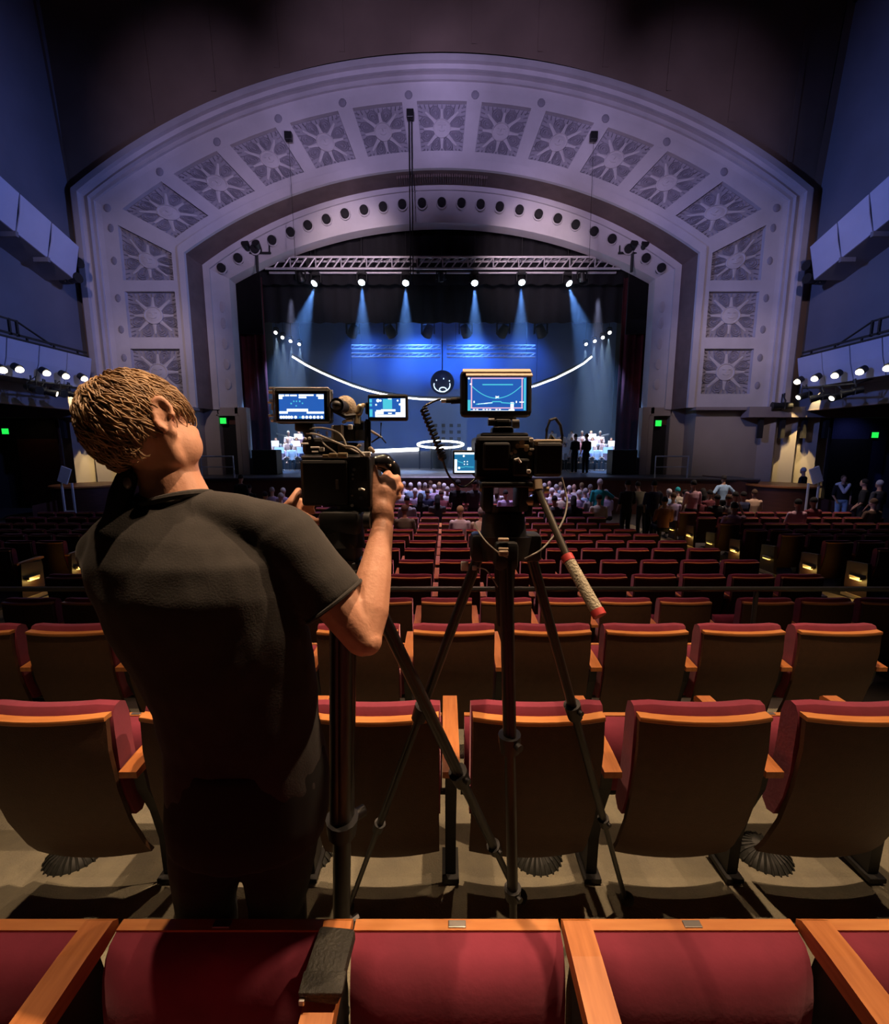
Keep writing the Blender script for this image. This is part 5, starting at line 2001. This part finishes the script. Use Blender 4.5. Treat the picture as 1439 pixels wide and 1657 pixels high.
# neck
C7 = mp(288, 818, 0.985)
skin.loft([(mp(300, 850, 0.985), (0.085, 0, 0), (0, 0.07, 0.02)), (C7, (0.070, 0, 0.02), (0, 0.062, 0.01)), (mp(276, 775, 0.985), (0.060, 0, 0.012), (0, 0.060, 0)), (mp(262, 742, 0.985), (0.057, 0, 0.012), (0, 0.060, 0)), (mp(250, 705, 0.985), (0.058, 0, 0.010), (0, 0.060, 0))], 20)
# trunk
TS = [  # v, u-centre, half width px, d, half depth m
    (1300, 402, 122, 1.052, 0.105), (1250, 404, 124, 1.038, 0.110), (1190, 396, 122, 1.020, 0.108), (1130, 385, 126, 1.004, 0.110), (1070, 366, 140, 0.988, 0.113),
    (1010, 340, 150, 0.971, 0.118), (950, 320, 158, 0.960, 0.120), (900, 305, 158, 0.960, 0.114), (862, 302, 142, 0.968, 0.098), (832, 302, 108, 0.980, 0.082), (806, 300, 68, 0.988, 0.066)]


def trunk(mb, extra, n=28):
    secs = []
    for v, u, hw, d, hd in TS:
        w = hw * d / FPX
        secs.append((mp(u, v, d), (w + extra, 0, -0.02 if v < 900 else 0), (0, hd + extra, 0)))
    mb.loft(secs, n, sq=0.05)


trunk(skin, -0.014)
# arms
RS, RE, RW = mp(452, 862, 0.97), mp(588, 1030, 0.985), mp(619, 856, 1.115)
LS, LE, LW = mp(178, 893, 0.965), mp(330, 985, 1.22), mp(456, 842, 1.20)


def arm(mb, S, E, Wr):
    fa = Wr - E
    mb.limb([S, S.lerp(E, 0.5), E], [0.056, 0.050, 0.043])
    mb.limb([E, E + fa * 0.22, E + fa * 0.5, E + fa * 0.8, Wr], [0.042, 0.049, 0.043, 0.033, 0.028])


arm(skin, RS, RE, RW)
skin.ell(RE + Vector((0.012, -0.010, -0.006)), (0.032, 0.034, 0.032), n=12, m=8)
arm(skin, LS, LE, LW)
# right hand closed on the grip: thumb up along the camera, knuckles over the grip


def hand(mb, wrist, kn, mids, tips, thumb, rk=0.0125):
    for i, (k_, m_, t_) in enumerate(zip(kn, mids, tips)):
        r = rk * (1.0, 1.0, 0.95, 0.85)[i]
        mb.limb([wrist + (k_ - wrist) * 0.15, wrist.lerp(k_, 0.6), k_], [0.020, 0.018, r * 1.08], 10)
        mb.limb([k_, m_, t_], [r * 1.05, r * 0.92, r * 0.78], 10)
    r = rk
    mb.limb(thumb, [0.020, 0.015, 0.0125, 0.0105], 10)


skin.ell(mp(619, 838, 1.125), (0.031, 0.022, 0.045), n=16, m=10)
skin.ell(mp(620, 806, 1.142), (0.035, 0.019, 0.038), n=16, m=10)
hand(skin, mp(619, 842, 1.125), [mp(621, 778, 1.150), mp(630, 783, 1.150), mp(635, 793, 1.150), mp(634, 806, 1.150)],
     [mp(628, 766, 1.180), mp(643, 774, 1.185), mp(648, 787, 1.185), mp(645, 803, 1.180)],
     [mp(634, 772, 1.235), mp(642, 781, 1.240), mp(644, 793, 1.240), mp(641, 806, 1.235)],
     [mp(612, 830, 1.13), mp(605, 806, 1.13), mp(606, 782, 1.135), mp(605, 757, 1.14)])
hand(skin, mp(463, 832, 1.20), [mp(476, 812, 1.27), mp(478, 820, 1.27), mp(480, 828, 1.26), mp(482, 836, 1.25)],
     [mp(492, 812, 1.30), mp(494, 822, 1.30), mp(496, 836, 1.27), mp(496, 842, 1.24)],
     [mp(505, 818, 1.31), mp(506, 828, 1.31), mp(508, 841, 1.22), mp(518, 843, 1.20)],
     [mp(464, 826, 1.20), mp(472, 814, 1.19), mp(479, 802, 1.20), mp(483, 794, 1.23)])
# legs and feet
hips = [mp(345, 1285, 1.048), mp(455, 1285, 1.048)]
lx = [-0.650, -0.455]
legs = []
for s, h in zip((0, 1), hips):
    k_ = Vector((lx[s], 1.045, 0.53)) - mo
    a_ = Vector((lx[s], 1.02, 0.10)) - mo
    legs.append((h, k_, a_))
    skin.limb([h, h.lerp(k_, 0.5), k_, k_.lerp(a_, 0.35), a_], [0.088, 0.078, 0.056, 0.056, 0.040])
    skin.limb([a_, a_ + Vector((0, 0.08, -0.045)), a_ + Vector((0.01, 0.16, -0.06))], [0.038, 0.034, 0.026])
body = obj('body', remesh(skin, 0.0046, 5, name='body'), 'skin', man)
# eyes and lips colour pieces
mb = MB()
for s in (-1, 1):
    mb.ell(hp_(s * 0.031, 0.088, -0.005), (0.012, 0.010, 0.010), AX, 12, 8)
mb.build('eye', 'white', body, True)
# t-shirt
sh = MB()
trunk(sh, 0.0)
sh.limb([mp(300, 832, 0.98), mp(380, 838, 0.975), RS], [0.055, 0.058, 0.066], 16)
sh.limb([mp(290, 838, 0.98), mp(230, 862, 0.97), LS], [0.055, 0.058, 0.062], 16)
RSl = RS.lerp(RE, 0.60)
dr = (RE - RS).normalized()
e1 = dr.cross(Vector((0, 1, 0))).normalized()
e2 = dr.cross(e1)
sh.loft([(RS + (RE - RS) * f, e1 * r, e2 * r) for f, r in ((0.0, 0.070), (0.2, 0.073), (0.4, 0.072), (0.56, 0.071), (0.66, 0.071))], 18)
dl = (LE - LS).normalized()
f1 = dl.cross(Vector((0, 0, 1))).normalized()
f2 = dl.cross(f1)
sh.loft([(LS + (LE - LS) * f, f1 * r, f2 * r) for f, r in ((0.0, 0.066), (0.25, 0.072), (0.55, 0.072))], 18)
me = remesh(sh, 0.007, 8, name='t_shirt')
cN = mp(283, 806, 0.985)
for v in me.vertices:
    p = v.co
    n = v.normal
    q = p * 1.0
    a = noise.noise(Vector((q.x * 6 + q.z * 5, q.y * 7, q.z * 8 - q.x * 6)))
    b = noise.noise(Vector((q.x * 20 + q.z * 11, q.y * 18, q.z * 16 - q.x * 9)))
    v.co = p + n * (0.007 * a + 0.0016 * b)
shirt = obj('t_shirt', me, 'shirt', man)
mb = MB()
ring_ = []
for i in range(37):
    a = 2 * math.pi * i / 36
    ring_.append(mp(286, 812, 0.985) + Vector((0.073 * math.cos(a), 0.068 * math.sin(a), 0.020 * math.cos(a) - 0.012 * math.sin(a))))
mb.tube(ring_, 0.008, 8, False)
mb.build('collar', 'shirt', shirt, True)
mb = MB()
cu = []
for i in range(29):
    a = 2 * math.pi * i / 28
    cu.append(RS + (RE - RS) * 0.655 + e1 * 0.071 * math.cos(a) + e2 * 0.071 * math.sin(a))
mb.tube(cu, 0.0045, 7, False)
mb.build('sleeve_hem', 'shirt', shirt, True)
# trousers
tr = MB()
secs = []
for v, u, hw, d, hd in ((1200, 398, 124, 1.022, 0.112), (1250, 404, 128, 1.038, 0.118), (1310, 402, 130, 1.052, 0.120), (1350, 400, 122, 1.066, 0.112)):
    w = hw * d / FPX
    secs.append((mp(u, v, d), (w, 0, 0), (0, hd, 0)))
tr.loft(secs, 24)
for h, k_, a_ in legs:
    tr.limb([h, h.lerp(k_, 0.5), k_, k_.lerp(a_, 0.4), a_ + Vector((0, 0, 0.03))], [0.102, 0.094, 0.076, 0.078, 0.068])
trm = remesh(tr, 0.010, 5, name='trousers')
obj('trousers', trm, 'trousers', man)
for i, (h, k_, a_) in enumerate(legs):
    mb = MB()
    mb.limb([a_ + Vector((0, -0.03, -0.045)), a_ + Vector((0, 0.07, -0.052)), a_ + Vector((0.01, 0.18, -0.062))], [0.050, 0.048, 0.038], 12)
    mb.ell(a_ + Vector((0, 0, -0.01)), (0.05, 0.055, 0.05), n=12, m=8)
    obj('shoe', remesh(mb, 0.008, 4, name='shoe'), 'shoe', man)
# hair: scalp shell plus layered locks
rh = random.Random(11)
hm_ = MB()


def hair_ok(s, f, u):
    """unit-sphere direction (side, forward, up) -> hair grows here"""
    if f > 0.72 and u < 0.45:
        return False
    if f > 0.25 and u < 0.12:
        return False
    if abs(s) > 0.66 and u < 0.14 and f > -0.48:
        return False
    if s > 0.55 and u < -0.42:
        return False
    if s > 0.25 and u < -0.70:
        return False
    return u > -0.80


N, Mm = 40, 24
vid = {}
vs_, fs_ = [], []
for j in range(Mm + 1):
    t = -math.pi / 2 + math.pi * j / Mm
    for i in range(N):
        a = 2 * math.pi * i / N
        s, f, u = math.cos(t) * math.cos(a), math.cos(t) * math.sin(a), math.sin(t)
        vs_.append((s, f, u))
for j in range(Mm):
    for i in range(N):
        q = (j * N + i, j * N + (i + 1) % N, (j + 1) * N + (i + 1) % N, (j + 1) * N + i)
        c = [sum(vs_[k][x] for k in q) / 4 for x in range(3)]
        if hair_ok(*c):
            fs_.append(q)


def scalp(s, f, u, k=1.0):
    # fuller on the crown and back
    g = k * (1.09 + 0.04 * max(0, u) + 0.05 * max(0, -f))
    return hp_(s * 0.080 * g, f * 0.100 * g - 0.004, u * 0.101 * g)


hm_.add([scalp(*v) for v in vs_], fs_)
hb = hm_.build('hair', 'hair', man, 'all')
so = hb.modifiers.new('thick', 'SOLIDIFY')
so.thickness = 0.012
so.offset = -1
lk = MB()
crown = Vector((0.05, -0.45, 0.89)).normalized()
cnt = 0
while cnt < 3600:
    d = Vector((rh.gauss(0, 1), rh.gauss(0, 1), rh.gauss(0, 1))).normalized()
    if not hair_ok(*d) or d.z < -0.76:
        continue
    cnt += 1
    tdir = (d - crown)
    tdir = tdir - d * tdir.dot(d)
    tdir = tdir.normalized() if tdir.length > 1e-3 else Vector((1, 0, 0))
    swirl = d.cross(tdir) * (0.45 + 0.5 * noise.noise(d * 2.3))
    tdir = (tdir + swirl + Vector((rh.gauss(0, 0.25), rh.gauss(0, 0.25), rh.gauss(0, 0.25)))).normalized()
    ln = rh.uniform(0.028, 0.055) / 0.095
    if d.z < -0.25:
        ln *= 0.5
    pts, rs = [], []
    lift = rh.uniform(0.01, 0.13)
    bend = rh.gauss(0, 0.5)
    cr = d.cross(tdir)
    r0 = rh.uniform(0.0011, 0.0023)
    for q in range(6):
        f = q / 5
        p = (d + tdir * ln * f + cr * bend * ln * f * f * 0.6)
        p.normalize()
        g = 1.0 + lift * math.sin(math.pi * min(1, f * 0.95 + 0.05)) * 0.9 + 0.015
        pts.append(scalp(*p, g))
        rs.append(r0 * (1 - 0.85 * f ** 1.5) + 0.0004)
    lk.tube(pts, rs, 5)
lo = lk.build('locks', 'hair', hb, 'all', kind='stuff')
# headset hanging at the far side of the neck
hs = thing('headset', 'black headset hanging round the neck of the bending man', 'headset', mp(205, 800, 0.93) + mo)
o_ = mp(205, 800, 0.93)


def hq(u, v, d):
    return mp(u, v, d) - o_


mb = MB()
mb.limb([hq(205, 775, 0.935), hq(196, 800, 0.93), hq(190, 828, 0.925), hq(178, 850, 0.92)], [0.020, 0.022, 0.022, 0.018], 14)
mb.build('ear_cup', 'rubber', hs, True)
mb = MB()
mb.tube(smoothpts([hq(204, 775, 0.93), hq(200, 760, 0.96), hq(212, 770, 1.05), hq(250, 800, 1.10), hq(300, 812, 1.09)]), 0.007, 8)
mb.build('band', 'rubber', hs, True)
mb = MB()
mb.ell(hq(206, 782, 0.912), (0.008, 0.006, 0.012), n=10, m=6)
mb.build('metal_hinge', mat('dull_hinge', (0.18, 0.17, 0.18), 0.4, metal=0.5, var=0.1), hs, True)

# ------------------------------------------------------------------ small people: templates shared by the audience and the musicians
def figure(kind):
    sk, sh_, tr_, hr = MB(), MB(), MB(), MB()
    if kind.startswith('sit'):
        zh, yh = 0.50, 0.0
        lean_ = 0.10 if kind == 'sit_lean' else -0.02
        sho = Vector((0, lean_, 1.02))
        knees = [Vector((s * 0.11, 0.42, 0.50)) for s in (-1, 1)]
        feet = [Vector((s * 0.11, 0.46, 0.06)) for s in (-1, 1)]
    else:
        zh = 0.92
        lean_ = 0.28 if kind == 'stand_bend' else 0.0
        sho = Vector((0.02, lean_, 1.42 - lean_ * 0.35))
        knees = [Vector((s * 0.10, 0.03, 0.49)) for s in (-1, 1)]
        feet = [Vector((s * 0.11, 0.0, 0.07)) for s in (-1, 1)]
    hip = Vector((0, 0, zh))
    ax = (sho - hip).normalized()
    hc = sho + ax * 0.13 + Vector((0, 0.03, 0.12))
    for b, e in ((sk, -0.012), (sh_, 0.0)):
        b.loft([(hip + Vector((0, 0, -0.03)), (0.165 + e, 0, 0), (0, 0.115 + e, 0)), (hip.lerp(sho, 0.35), (0.155 + e, 0, 0), (0, 0.11 + e, 0)), (hip.lerp(sho, 0.72), (0.185 + e, 0, 0), (0, 0.12 + e, 0)),
                (hip.lerp(sho, 0.95), (0.19 + e, 0, 0), (0, 0.10 + e, 0)), (sho + ax * 0.05, (0.11 + e, 0, 0), (0, 0.07 + e, 0))], 16)
    sk.limb([sho, hc + Vector((0, -0.02, -0.08))], [0.062, 0.052], 12)
    sk.ell(hc, (0.075, 0.093, 0.11), n=16, m=12)
    sk.ell(hc + Vector((0, 0.035, -0.07)), (0.052, 0.058, 0.05), n=12, m=8)
    sk.ell(hc + Vector((0, 0.095, -0.025)), (0.013, 0.018, 0.02), n=8, m=6)
    for s in (-1, 1):
        sk.ell(hc + Vector((s * 0.076, -0.005, -0.02)), (0.012, 0.018, 0.03), n=8, m=6)
        S = sho + Vector((s * 0.19, 0, -0.03))
        if kind == 'sit_arms' and s > 0:
            E, Wr = S + Vector((0.08, 0.10, 0.02)), S + Vector((0.02, 0.18, 0.24))
        elif kind == 'stand_hips':
            E, Wr = S + Vector((s * 0.20, -0.08, -0.22)), hip + Vector((s * 0.20, 0.02, 0.10))
        elif kind == 'stand_reach' and s > 0:
            E, Wr = S + Vector((0.24, 0.08, -0.16)), S + Vector((0.46, 0.12, -0.24))
        elif kind.startswith('sit'):
            E, Wr = S + Vector((s * 0.05, 0.06, -0.28)), S + Vector((-s * 0.06, 0.30, -0.34))
        else:
            E, Wr = S + Vector((s * 0.05, 0.02, -0.30)), S + Vector((s * 0.0, 0.16, -0.46))
        sk.limb([S, E, Wr, Wr + (Wr - E).normalized() * 0.07], [0.045, 0.036, 0.027, 0.024], 10)
        for q in range(4):
            b0 = Wr + (Wr - E).normalized() * 0.08 + Vector(((q - 1.5) * 0.016, 0, 0))
            sk.limb([b0, b0 + (Wr - E).normalized() * 0.07], [0.010, 0.008], 6)
        sh_.limb([S, S.lerp(E, 0.9)], [0.063, 0.054], 12)
        i = 0 if s < 0 else 1
        hj = hip + Vector((s * 0.09, 0, -0.02))
        sk.limb([hj, knees[i], feet[i], feet[i] + Vector((0, 0.14, -0.03))], [0.075, 0.052, 0.036, 0.028], 10)
        tr_.limb([hj, knees[i], feet[i] + Vector((0, 0, 0.03))], [0.095, 0.068, 0.056], 12)
    tr_.ell(hip, (0.172, 0.125, 0.10), n=14, m=8)
    hr.ell(hc + Vector((0, -0.014, 0.016)), (0.086, 0.096, 0.114), n=16, m=10, zmin=-0.35)
    if kind.endswith('long') or kind == 'sit_long':
        hr.limb([hc + Vector((0, -0.05, 0.0)), hc + Vector((0, -0.09, -0.14)), hc + Vector((0, -0.10, -0.28))], [0.085, 0.085, 0.06], 12)
    v = 0.016
    return {'body': remesh(sk, v, 3, name='body'), 'shirt': remesh(sh_, v, 3, name='shirt'), 'trousers': remesh(tr_, v, 3, name='trousers'), 'hair': remesh(hr, 0.018, 3, name='hair')}


FIG = {}


def fig(kind):
    if kind not in FIG:
        FIG[kind] = figure(kind)
        for me in FIG[kind].values():
            me.materials.append(M['skin'])
    return FIG[kind]


CLOTH = {}


def cloth(name, col):
    if name not in CLOTH:
        CLOTH[name] = mat(name.replace(' ', '_') + '_cloth', col, 0.9, var=0.12, scale=9)
    return CLOTH[name]


COLS = {'white': (0.75, 0.73, 0.76), 'lilac': (0.52, 0.42, 0.66), 'pale blue': (0.34, 0.52, 0.75), 'teal': (0.02, 0.42, 0.46), 'black': (0.012, 0.012, 0.013), 'dark grey': (0.05, 0.05, 0.055),
        'olive': (0.16, 0.14, 0.09), 'peach': (0.75, 0.50, 0.33), 'pink': (0.70, 0.40, 0.45), 'maroon': (0.16, 0.03, 0.04), 'navy': (0.03, 0.035, 0.09), 'grey': (0.25, 0.24, 0.25), 'brown': (0.12, 0.07, 0.045),
        'blue': (0.03, 0.08, 0.55), 'cream': (0.62, 0.55, 0.42), 'rust': (0.30, 0.11, 0.05)}
HAIRS = {'white': (0.72, 0.70, 0.72), 'grey': (0.40, 0.39, 0.40), 'dark': (0.012, 0.009, 0.008), 'brown': (0.10, 0.055, 0.03), 'blond': (0.45, 0.32, 0.16), 'bald': None}
SKINS = [mat('skin_pale', (0.66, 0.42, 0.33), 0.6, var=0.05), mat('skin_tan', (0.48, 0.26, 0.17), 0.6, var=0.05), mat('skin_brown', (0.24, 0.12, 0.075), 0.6, var=0.05)]


def set_mat(o, m):
    o.material_slots[0].link = 'OBJECT'
    o.material_slots[0].material = m


def person(kind, loc, rotz, shirt, hair, trous, label, group=None, sk=0, sc=1.0, cap=None):
    F = fig(kind)
    t = thing('person', label, 'person', loc, rotz, group)
    t.scale = (sc, sc, sc)
    b = inst('body', F['body'], t)
    set_mat(b, SKINS[sk])
    o = inst('shirt', F['shirt'], t)
    set_mat(o, cloth('shirt ' + shirt, COLS[shirt]))
    o = inst('trousers', F['trousers'], t)
    set_mat(o, cloth('trousers ' + trous, COLS[trous]))
    if HAIRS.get(hair):
        o = inst('hair', F['hair'], t)
        set_mat(o, cloth('hair ' + hair, HAIRS[hair]))
    elif cap:
        o = inst('cap', F['hair'], t)
        set_mat(o, cloth('cap ' + cap, COLS[cap]))
    return t


# audience: (u, v of head centre, pose, hair, top, skin)
AUD = [
    (441, 795, 'sit', 'grey', 'lilac', 0), (459, 796, 'sit', 'white', 'lilac', 0), (452, 806, 'sit_lean', 'grey', 'grey', 0), (388, 775, 'stand', 'dark', 'black', 1), (404, 790, 'sit', 'dark', 'dark grey', 1),
    (650, 793, 'sit', 'bald', 'white', 0), (665, 787, 'sit', 'white', 'pale blue', 0), (679, 786, 'sit', 'white', 'white', 0), (659, 810, 'sit', 'dark', 'grey', 1), (681, 806, 'sit_long', 'dark', 'black', 1),
    (692, 798, 'sit', 'brown', 'navy', 0), (703, 790, 'sit', 'white', 'lilac', 0), (708, 808, 'sit_long', 'dark', 'dark grey', 1), (724, 794, 'sit', 'grey', 'white', 0), (716, 801, 'sit_lean', 'brown', 'maroon', 0),
    (655, 826, 'sit', 'brown', 'olive', 1), (740, 784, 'stand', 'dark', 'black', 1), (767, 784, 'stand', 'dark', 'dark grey', 1), (745, 828, 'sit', 'blond', 'white', 0), (779, 832, 'sit_lean', 'grey', 'cream', 0),
    (804, 793, 'sit_long', 'brown', 'white', 0), (818, 800, 'sit', 'dark', 'lilac', 1), (881, 788, 'sit', 'grey', 'maroon', 0), (893, 796, 'sit', 'white', 'white', 0), (907, 786, 'sit', 'blond', 'pale blue', 0),
    (921, 792, 'sit', 'white', 'lilac', 0), (931, 790, 'sit_lean', 'bald', 'white', 0), (947, 797, 'sit', 'grey', 'pale blue', 0), (911, 801, 'sit', 'white', 'cream', 0), (928, 810, 'sit_long', 'dark', 'black', 1),
    (897, 810, 'sit', 'dark', 'dark grey', 1), (969, 808, 'sit', 'dark', 'cream', 1), (970, 783, 'stand_reach', 'white', 'teal', 0), (957, 802, 'sit', 'brown', 'grey', 0), (984, 800, 'sit_lean', 'grey', 'lilac', 0),
    (1016, 785, 'stand', 'dark', 'black', 1), (1042, 792, 'stand_bend', 'dark', 'olive', 1), (1058, 786, 'stand', 'dark', 'navy', 1), (1082, 798, 'sit', 'cap white', 'pale blue', 0), (1096, 795, 'sit', 'cap teal', 'cream', 0),
    (1075, 812, 'sit', 'dark', 'rust', 1), (1122, 785, 'stand', 'dark', 'pink', 1), (1137, 797, 'sit_long', 'dark', 'black', 1), (1148, 800, 'sit', 'dark', 'maroon', 1), (1171, 776, 'stand_hips', 'dark', 'pale blue', 1),
    (1189, 803, 'sit', 'dark', 'dark grey', 1), (1202, 803, 'sit', 'dark', 'navy', 1), (1220, 799, 'sit', 'brown', 'peach', 1), (1187, 822, 'sit_arms', 'dark', 'pink', 1), (1290, 816, 'sit', 'dark', 'pink', 1),
    (1315, 813, 'sit', 'dark', 'maroon', 2), (1301, 763, 'stand', 'grey', 'black', 1), (1367, 776, 'stand', 'brown', 'white', 1), (1401, 783, 'stand', 'dark', 'black', 1), (1424, 785, 'stand', 'grey', 'dark grey', 1), (1412, 815, 'sit', 'brown', 'brown', 0),
    (1160, 808, 'sit', 'dark', 'black', 1), (430, 803, 'sit', 'dark', 'navy', 1),
    (654, 785, 'sit', 'grey', 'white', 0), (672, 797, 'sit', 'white', 'lilac', 0), (688, 787, 'sit', 'grey', 'pale blue', 0), (697, 784, 'sit', 'brown', 'white', 0), (711, 786, 'sit', 'blond', 'lilac', 0), (719, 788, 'sit', 'white', 'white', 0), (732, 789, 'sit', 'grey', 'lilac', 0),
    (889, 784, 'sit', 'bald', 'lilac', 0), (900, 790, 'sit', 'grey', 'white', 0), (914, 796, 'sit', 'brown', 'white', 0), (937, 800, 'sit', 'white', 'lilac', 0), (941, 787, 'sit', 'blond', 'white', 0), (955, 790, 'sit', 'grey', 'lilac', 0), (869, 792, 'sit', 'white', 'pale blue', 0),
    (1066, 802, 'sit', 'dark', 'grey', 1), (1089, 805, 'sit', 'brown', 'lilac', 0), (1108, 800, 'sit', 'dark', 'cream', 1), (1130, 806, 'sit', 'dark', 'maroon', 1), (1178, 808, 'sit', 'brown', 'grey', 1),
]
def nth(i):
    if i < 19:
        return ORD[i]
    tens = ['twent', 'thirt', 'fort', 'fift', 'sixt', 'sevent', 'eight'][(i + 1) // 10 - 2]
    return tens + 'ieth' if (i + 1) % 10 == 0 else tens + 'y-' + ORD[(i + 1) % 10 - 1]


seen = []
for (u, v, pose, hair, top, sk) in AUD:
    hh = {'sit': 1.24, 'stand': 1.64}[pose.split('_')[0]] * 1.0
    if pose == 'stand_bend':
        hh = 1.45
    y = 14.0
    for _ in range(8):
        z = floor_z(y) + hh
        y = PZ(u, v, z).y if v > 728 else 17
        y = max(9.9, min(17.6, y))
    p = PY(u, v, y)
    seen.append((p.x, y, u, v, pose, hair, top, sk))
seen.sort(key=lambda s: s[0])
for i, (x, y, u, v, pose, hair, top, sk) in enumerate(seen):
    stand = pose.startswith('stand')
    hh = 1.64 if stand else 1.24
    if pose == 'stand_bend':
        hh = 1.45
    p = PY(u, v, y)
    zf = floor_z(y)
    sc = max(0.9, min(1.25, (p.z - zf) / hh))
    cap = hair[4:] if hair.startswith('cap') else None
    desc = ('with %s cap' % cap) if cap else ('bald' if hair == 'bald' else hair + '-haired')
    lb = '%s person %s, %s top, %s across the audience from the man' % ('standing' if stand else 'seated', desc, top, nth(i))
    rot = rnd.uniform(-0.25, 0.25)
    if u in (1367, 1301, 1401):
        rot += math.pi * 0.9 if u == 1367 else 0.6
    pr_ = person(pose, (p.x, y - (0.03 if not stand else 0), zf), rot, top if u != 1367 else 'black', hair, 'black' if u != 1367 else 'pale blue', lb if u != 1367 else 'standing person in black jacket with white hood and jeans, before the dark lobby', None, sk, sc, cap)
    if u == 1367:
        mb = MB()
        mb.limb([(-0.16, -0.06, 1.46), (0, -0.10, 1.50), (0.16, -0.06, 1.46)], [0.06, 0.07, 0.06], 10)
        mb.limb([(-0.12, 0.09, 1.44), (0, 0.13, 1.22), (0.12, 0.09, 1.44)], [0.05, 0.06, 0.05], 10)
        mb.build('hood', cloth('shirt white', COLS['white']), pr_, True)
# jacket on the person with the white hood
# musicians on tiered risers either side
for sx in (-1, 1):
    for k, (y, z) in enumerate(((24.6, 0.80), (26.0, 1.20))):
        mb = MB()
        mb.bbox((sx * 7.6, y + 0.3, (z + SZ) / 2 if False else (SZ + z) / 2), (5.4, 1.35, z - SZ), 0.02)
        o = mb.build('riser', 'drape')
        tag(o, '%s black riser under the musicians %s' % ('lower' if k == 0 else 'upper', 'behind the maroon curtain near the bending man' if sx < 0 else 'behind the two singers'), 'riser')
mus = 0
mb = MB()
mb.box((0, 0.0, 1.05), (0.46, 0.02, 0.34), Matrix.Rotation(R_(-25), 3, 'X'))
stand_sheet = mb.mesh('sheet')
stand_sheet.materials.append(M['white'])
mb = MB()
mb.cyl((0, 0.02, 0.05), (0, 0.02, 1.0), 0.015, n=6)
for a in (0, 2.1, 4.2):
    mb.cyl((0, 0.02, 0.12), (0.2 * math.sin(a), 0.02 + 0.2 * math.cos(a), 0.01), 0.012, n=5)
stand_leg = mb.mesh('stem')
stand_leg.materials.append(M['iron'])
for sx in (-1, 1):
    side = 'near the bending man' if sx < 0 else 'behind the singers'
    for r, (y, z) in enumerate(((23.3, SZ), (24.7, 0.80), (26.1, 1.20))):
        for k in range(6):
            x = sx * (6.25 + 0.55 * k + 0.2 * (r % 2)) + rnd.uniform(-0.06, 0.06)
            if r == 0 and sx > 0 and k > 4:
                continue
            face = math.pi + sx * -0.35
            top = ['white', 'white', 'lilac', 'white', 'pink', 'white'][(k + r * 2) % 6]
            hair = ['brown', 'white', 'blond', 'grey', 'dark', 'bald'][(k * 5 + r * 3) % 6]
            person('sit' if k % 2 else 'sit_lean', (x, y, z), face, top, hair, 'black',
                   '%s musician in %s top, %s tier, %s from centre, %s' % ('bald' if hair == 'bald' else hair + '-haired', top, ['front', 'middle', 'back'][r], ORD[k], side), 'seated musicians', k % 2)
            if (k + r) % 2 == 0:
                s = thing('music_stand', 'black music stand, %s tier, %s from centre, %s' % (['front', 'middle', 'back'][r], ORD[k], side), 'music stand', (x - sx * 0.15, y - 0.62, z), face + math.pi, 'music stands')
                inst('sheet', stand_sheet, s)
                inst('stem', stand_leg, s)
                mus += 1
for (u, hair, lb) in ((930, 'dark', 'singer in black standing at the stage edge, nearer the handled tripod camera'), (948, 'brown', 'singer in long black standing at the stage edge, nearer the maroon curtain')):
    y = 20.9 if u == 930 else 20.3
    p = PY(u, 740, y)
    person('stand', (p.x, y, SZ), math.pi * 0.15, 'black', hair, 'black', lb, None, 0, 1.02)
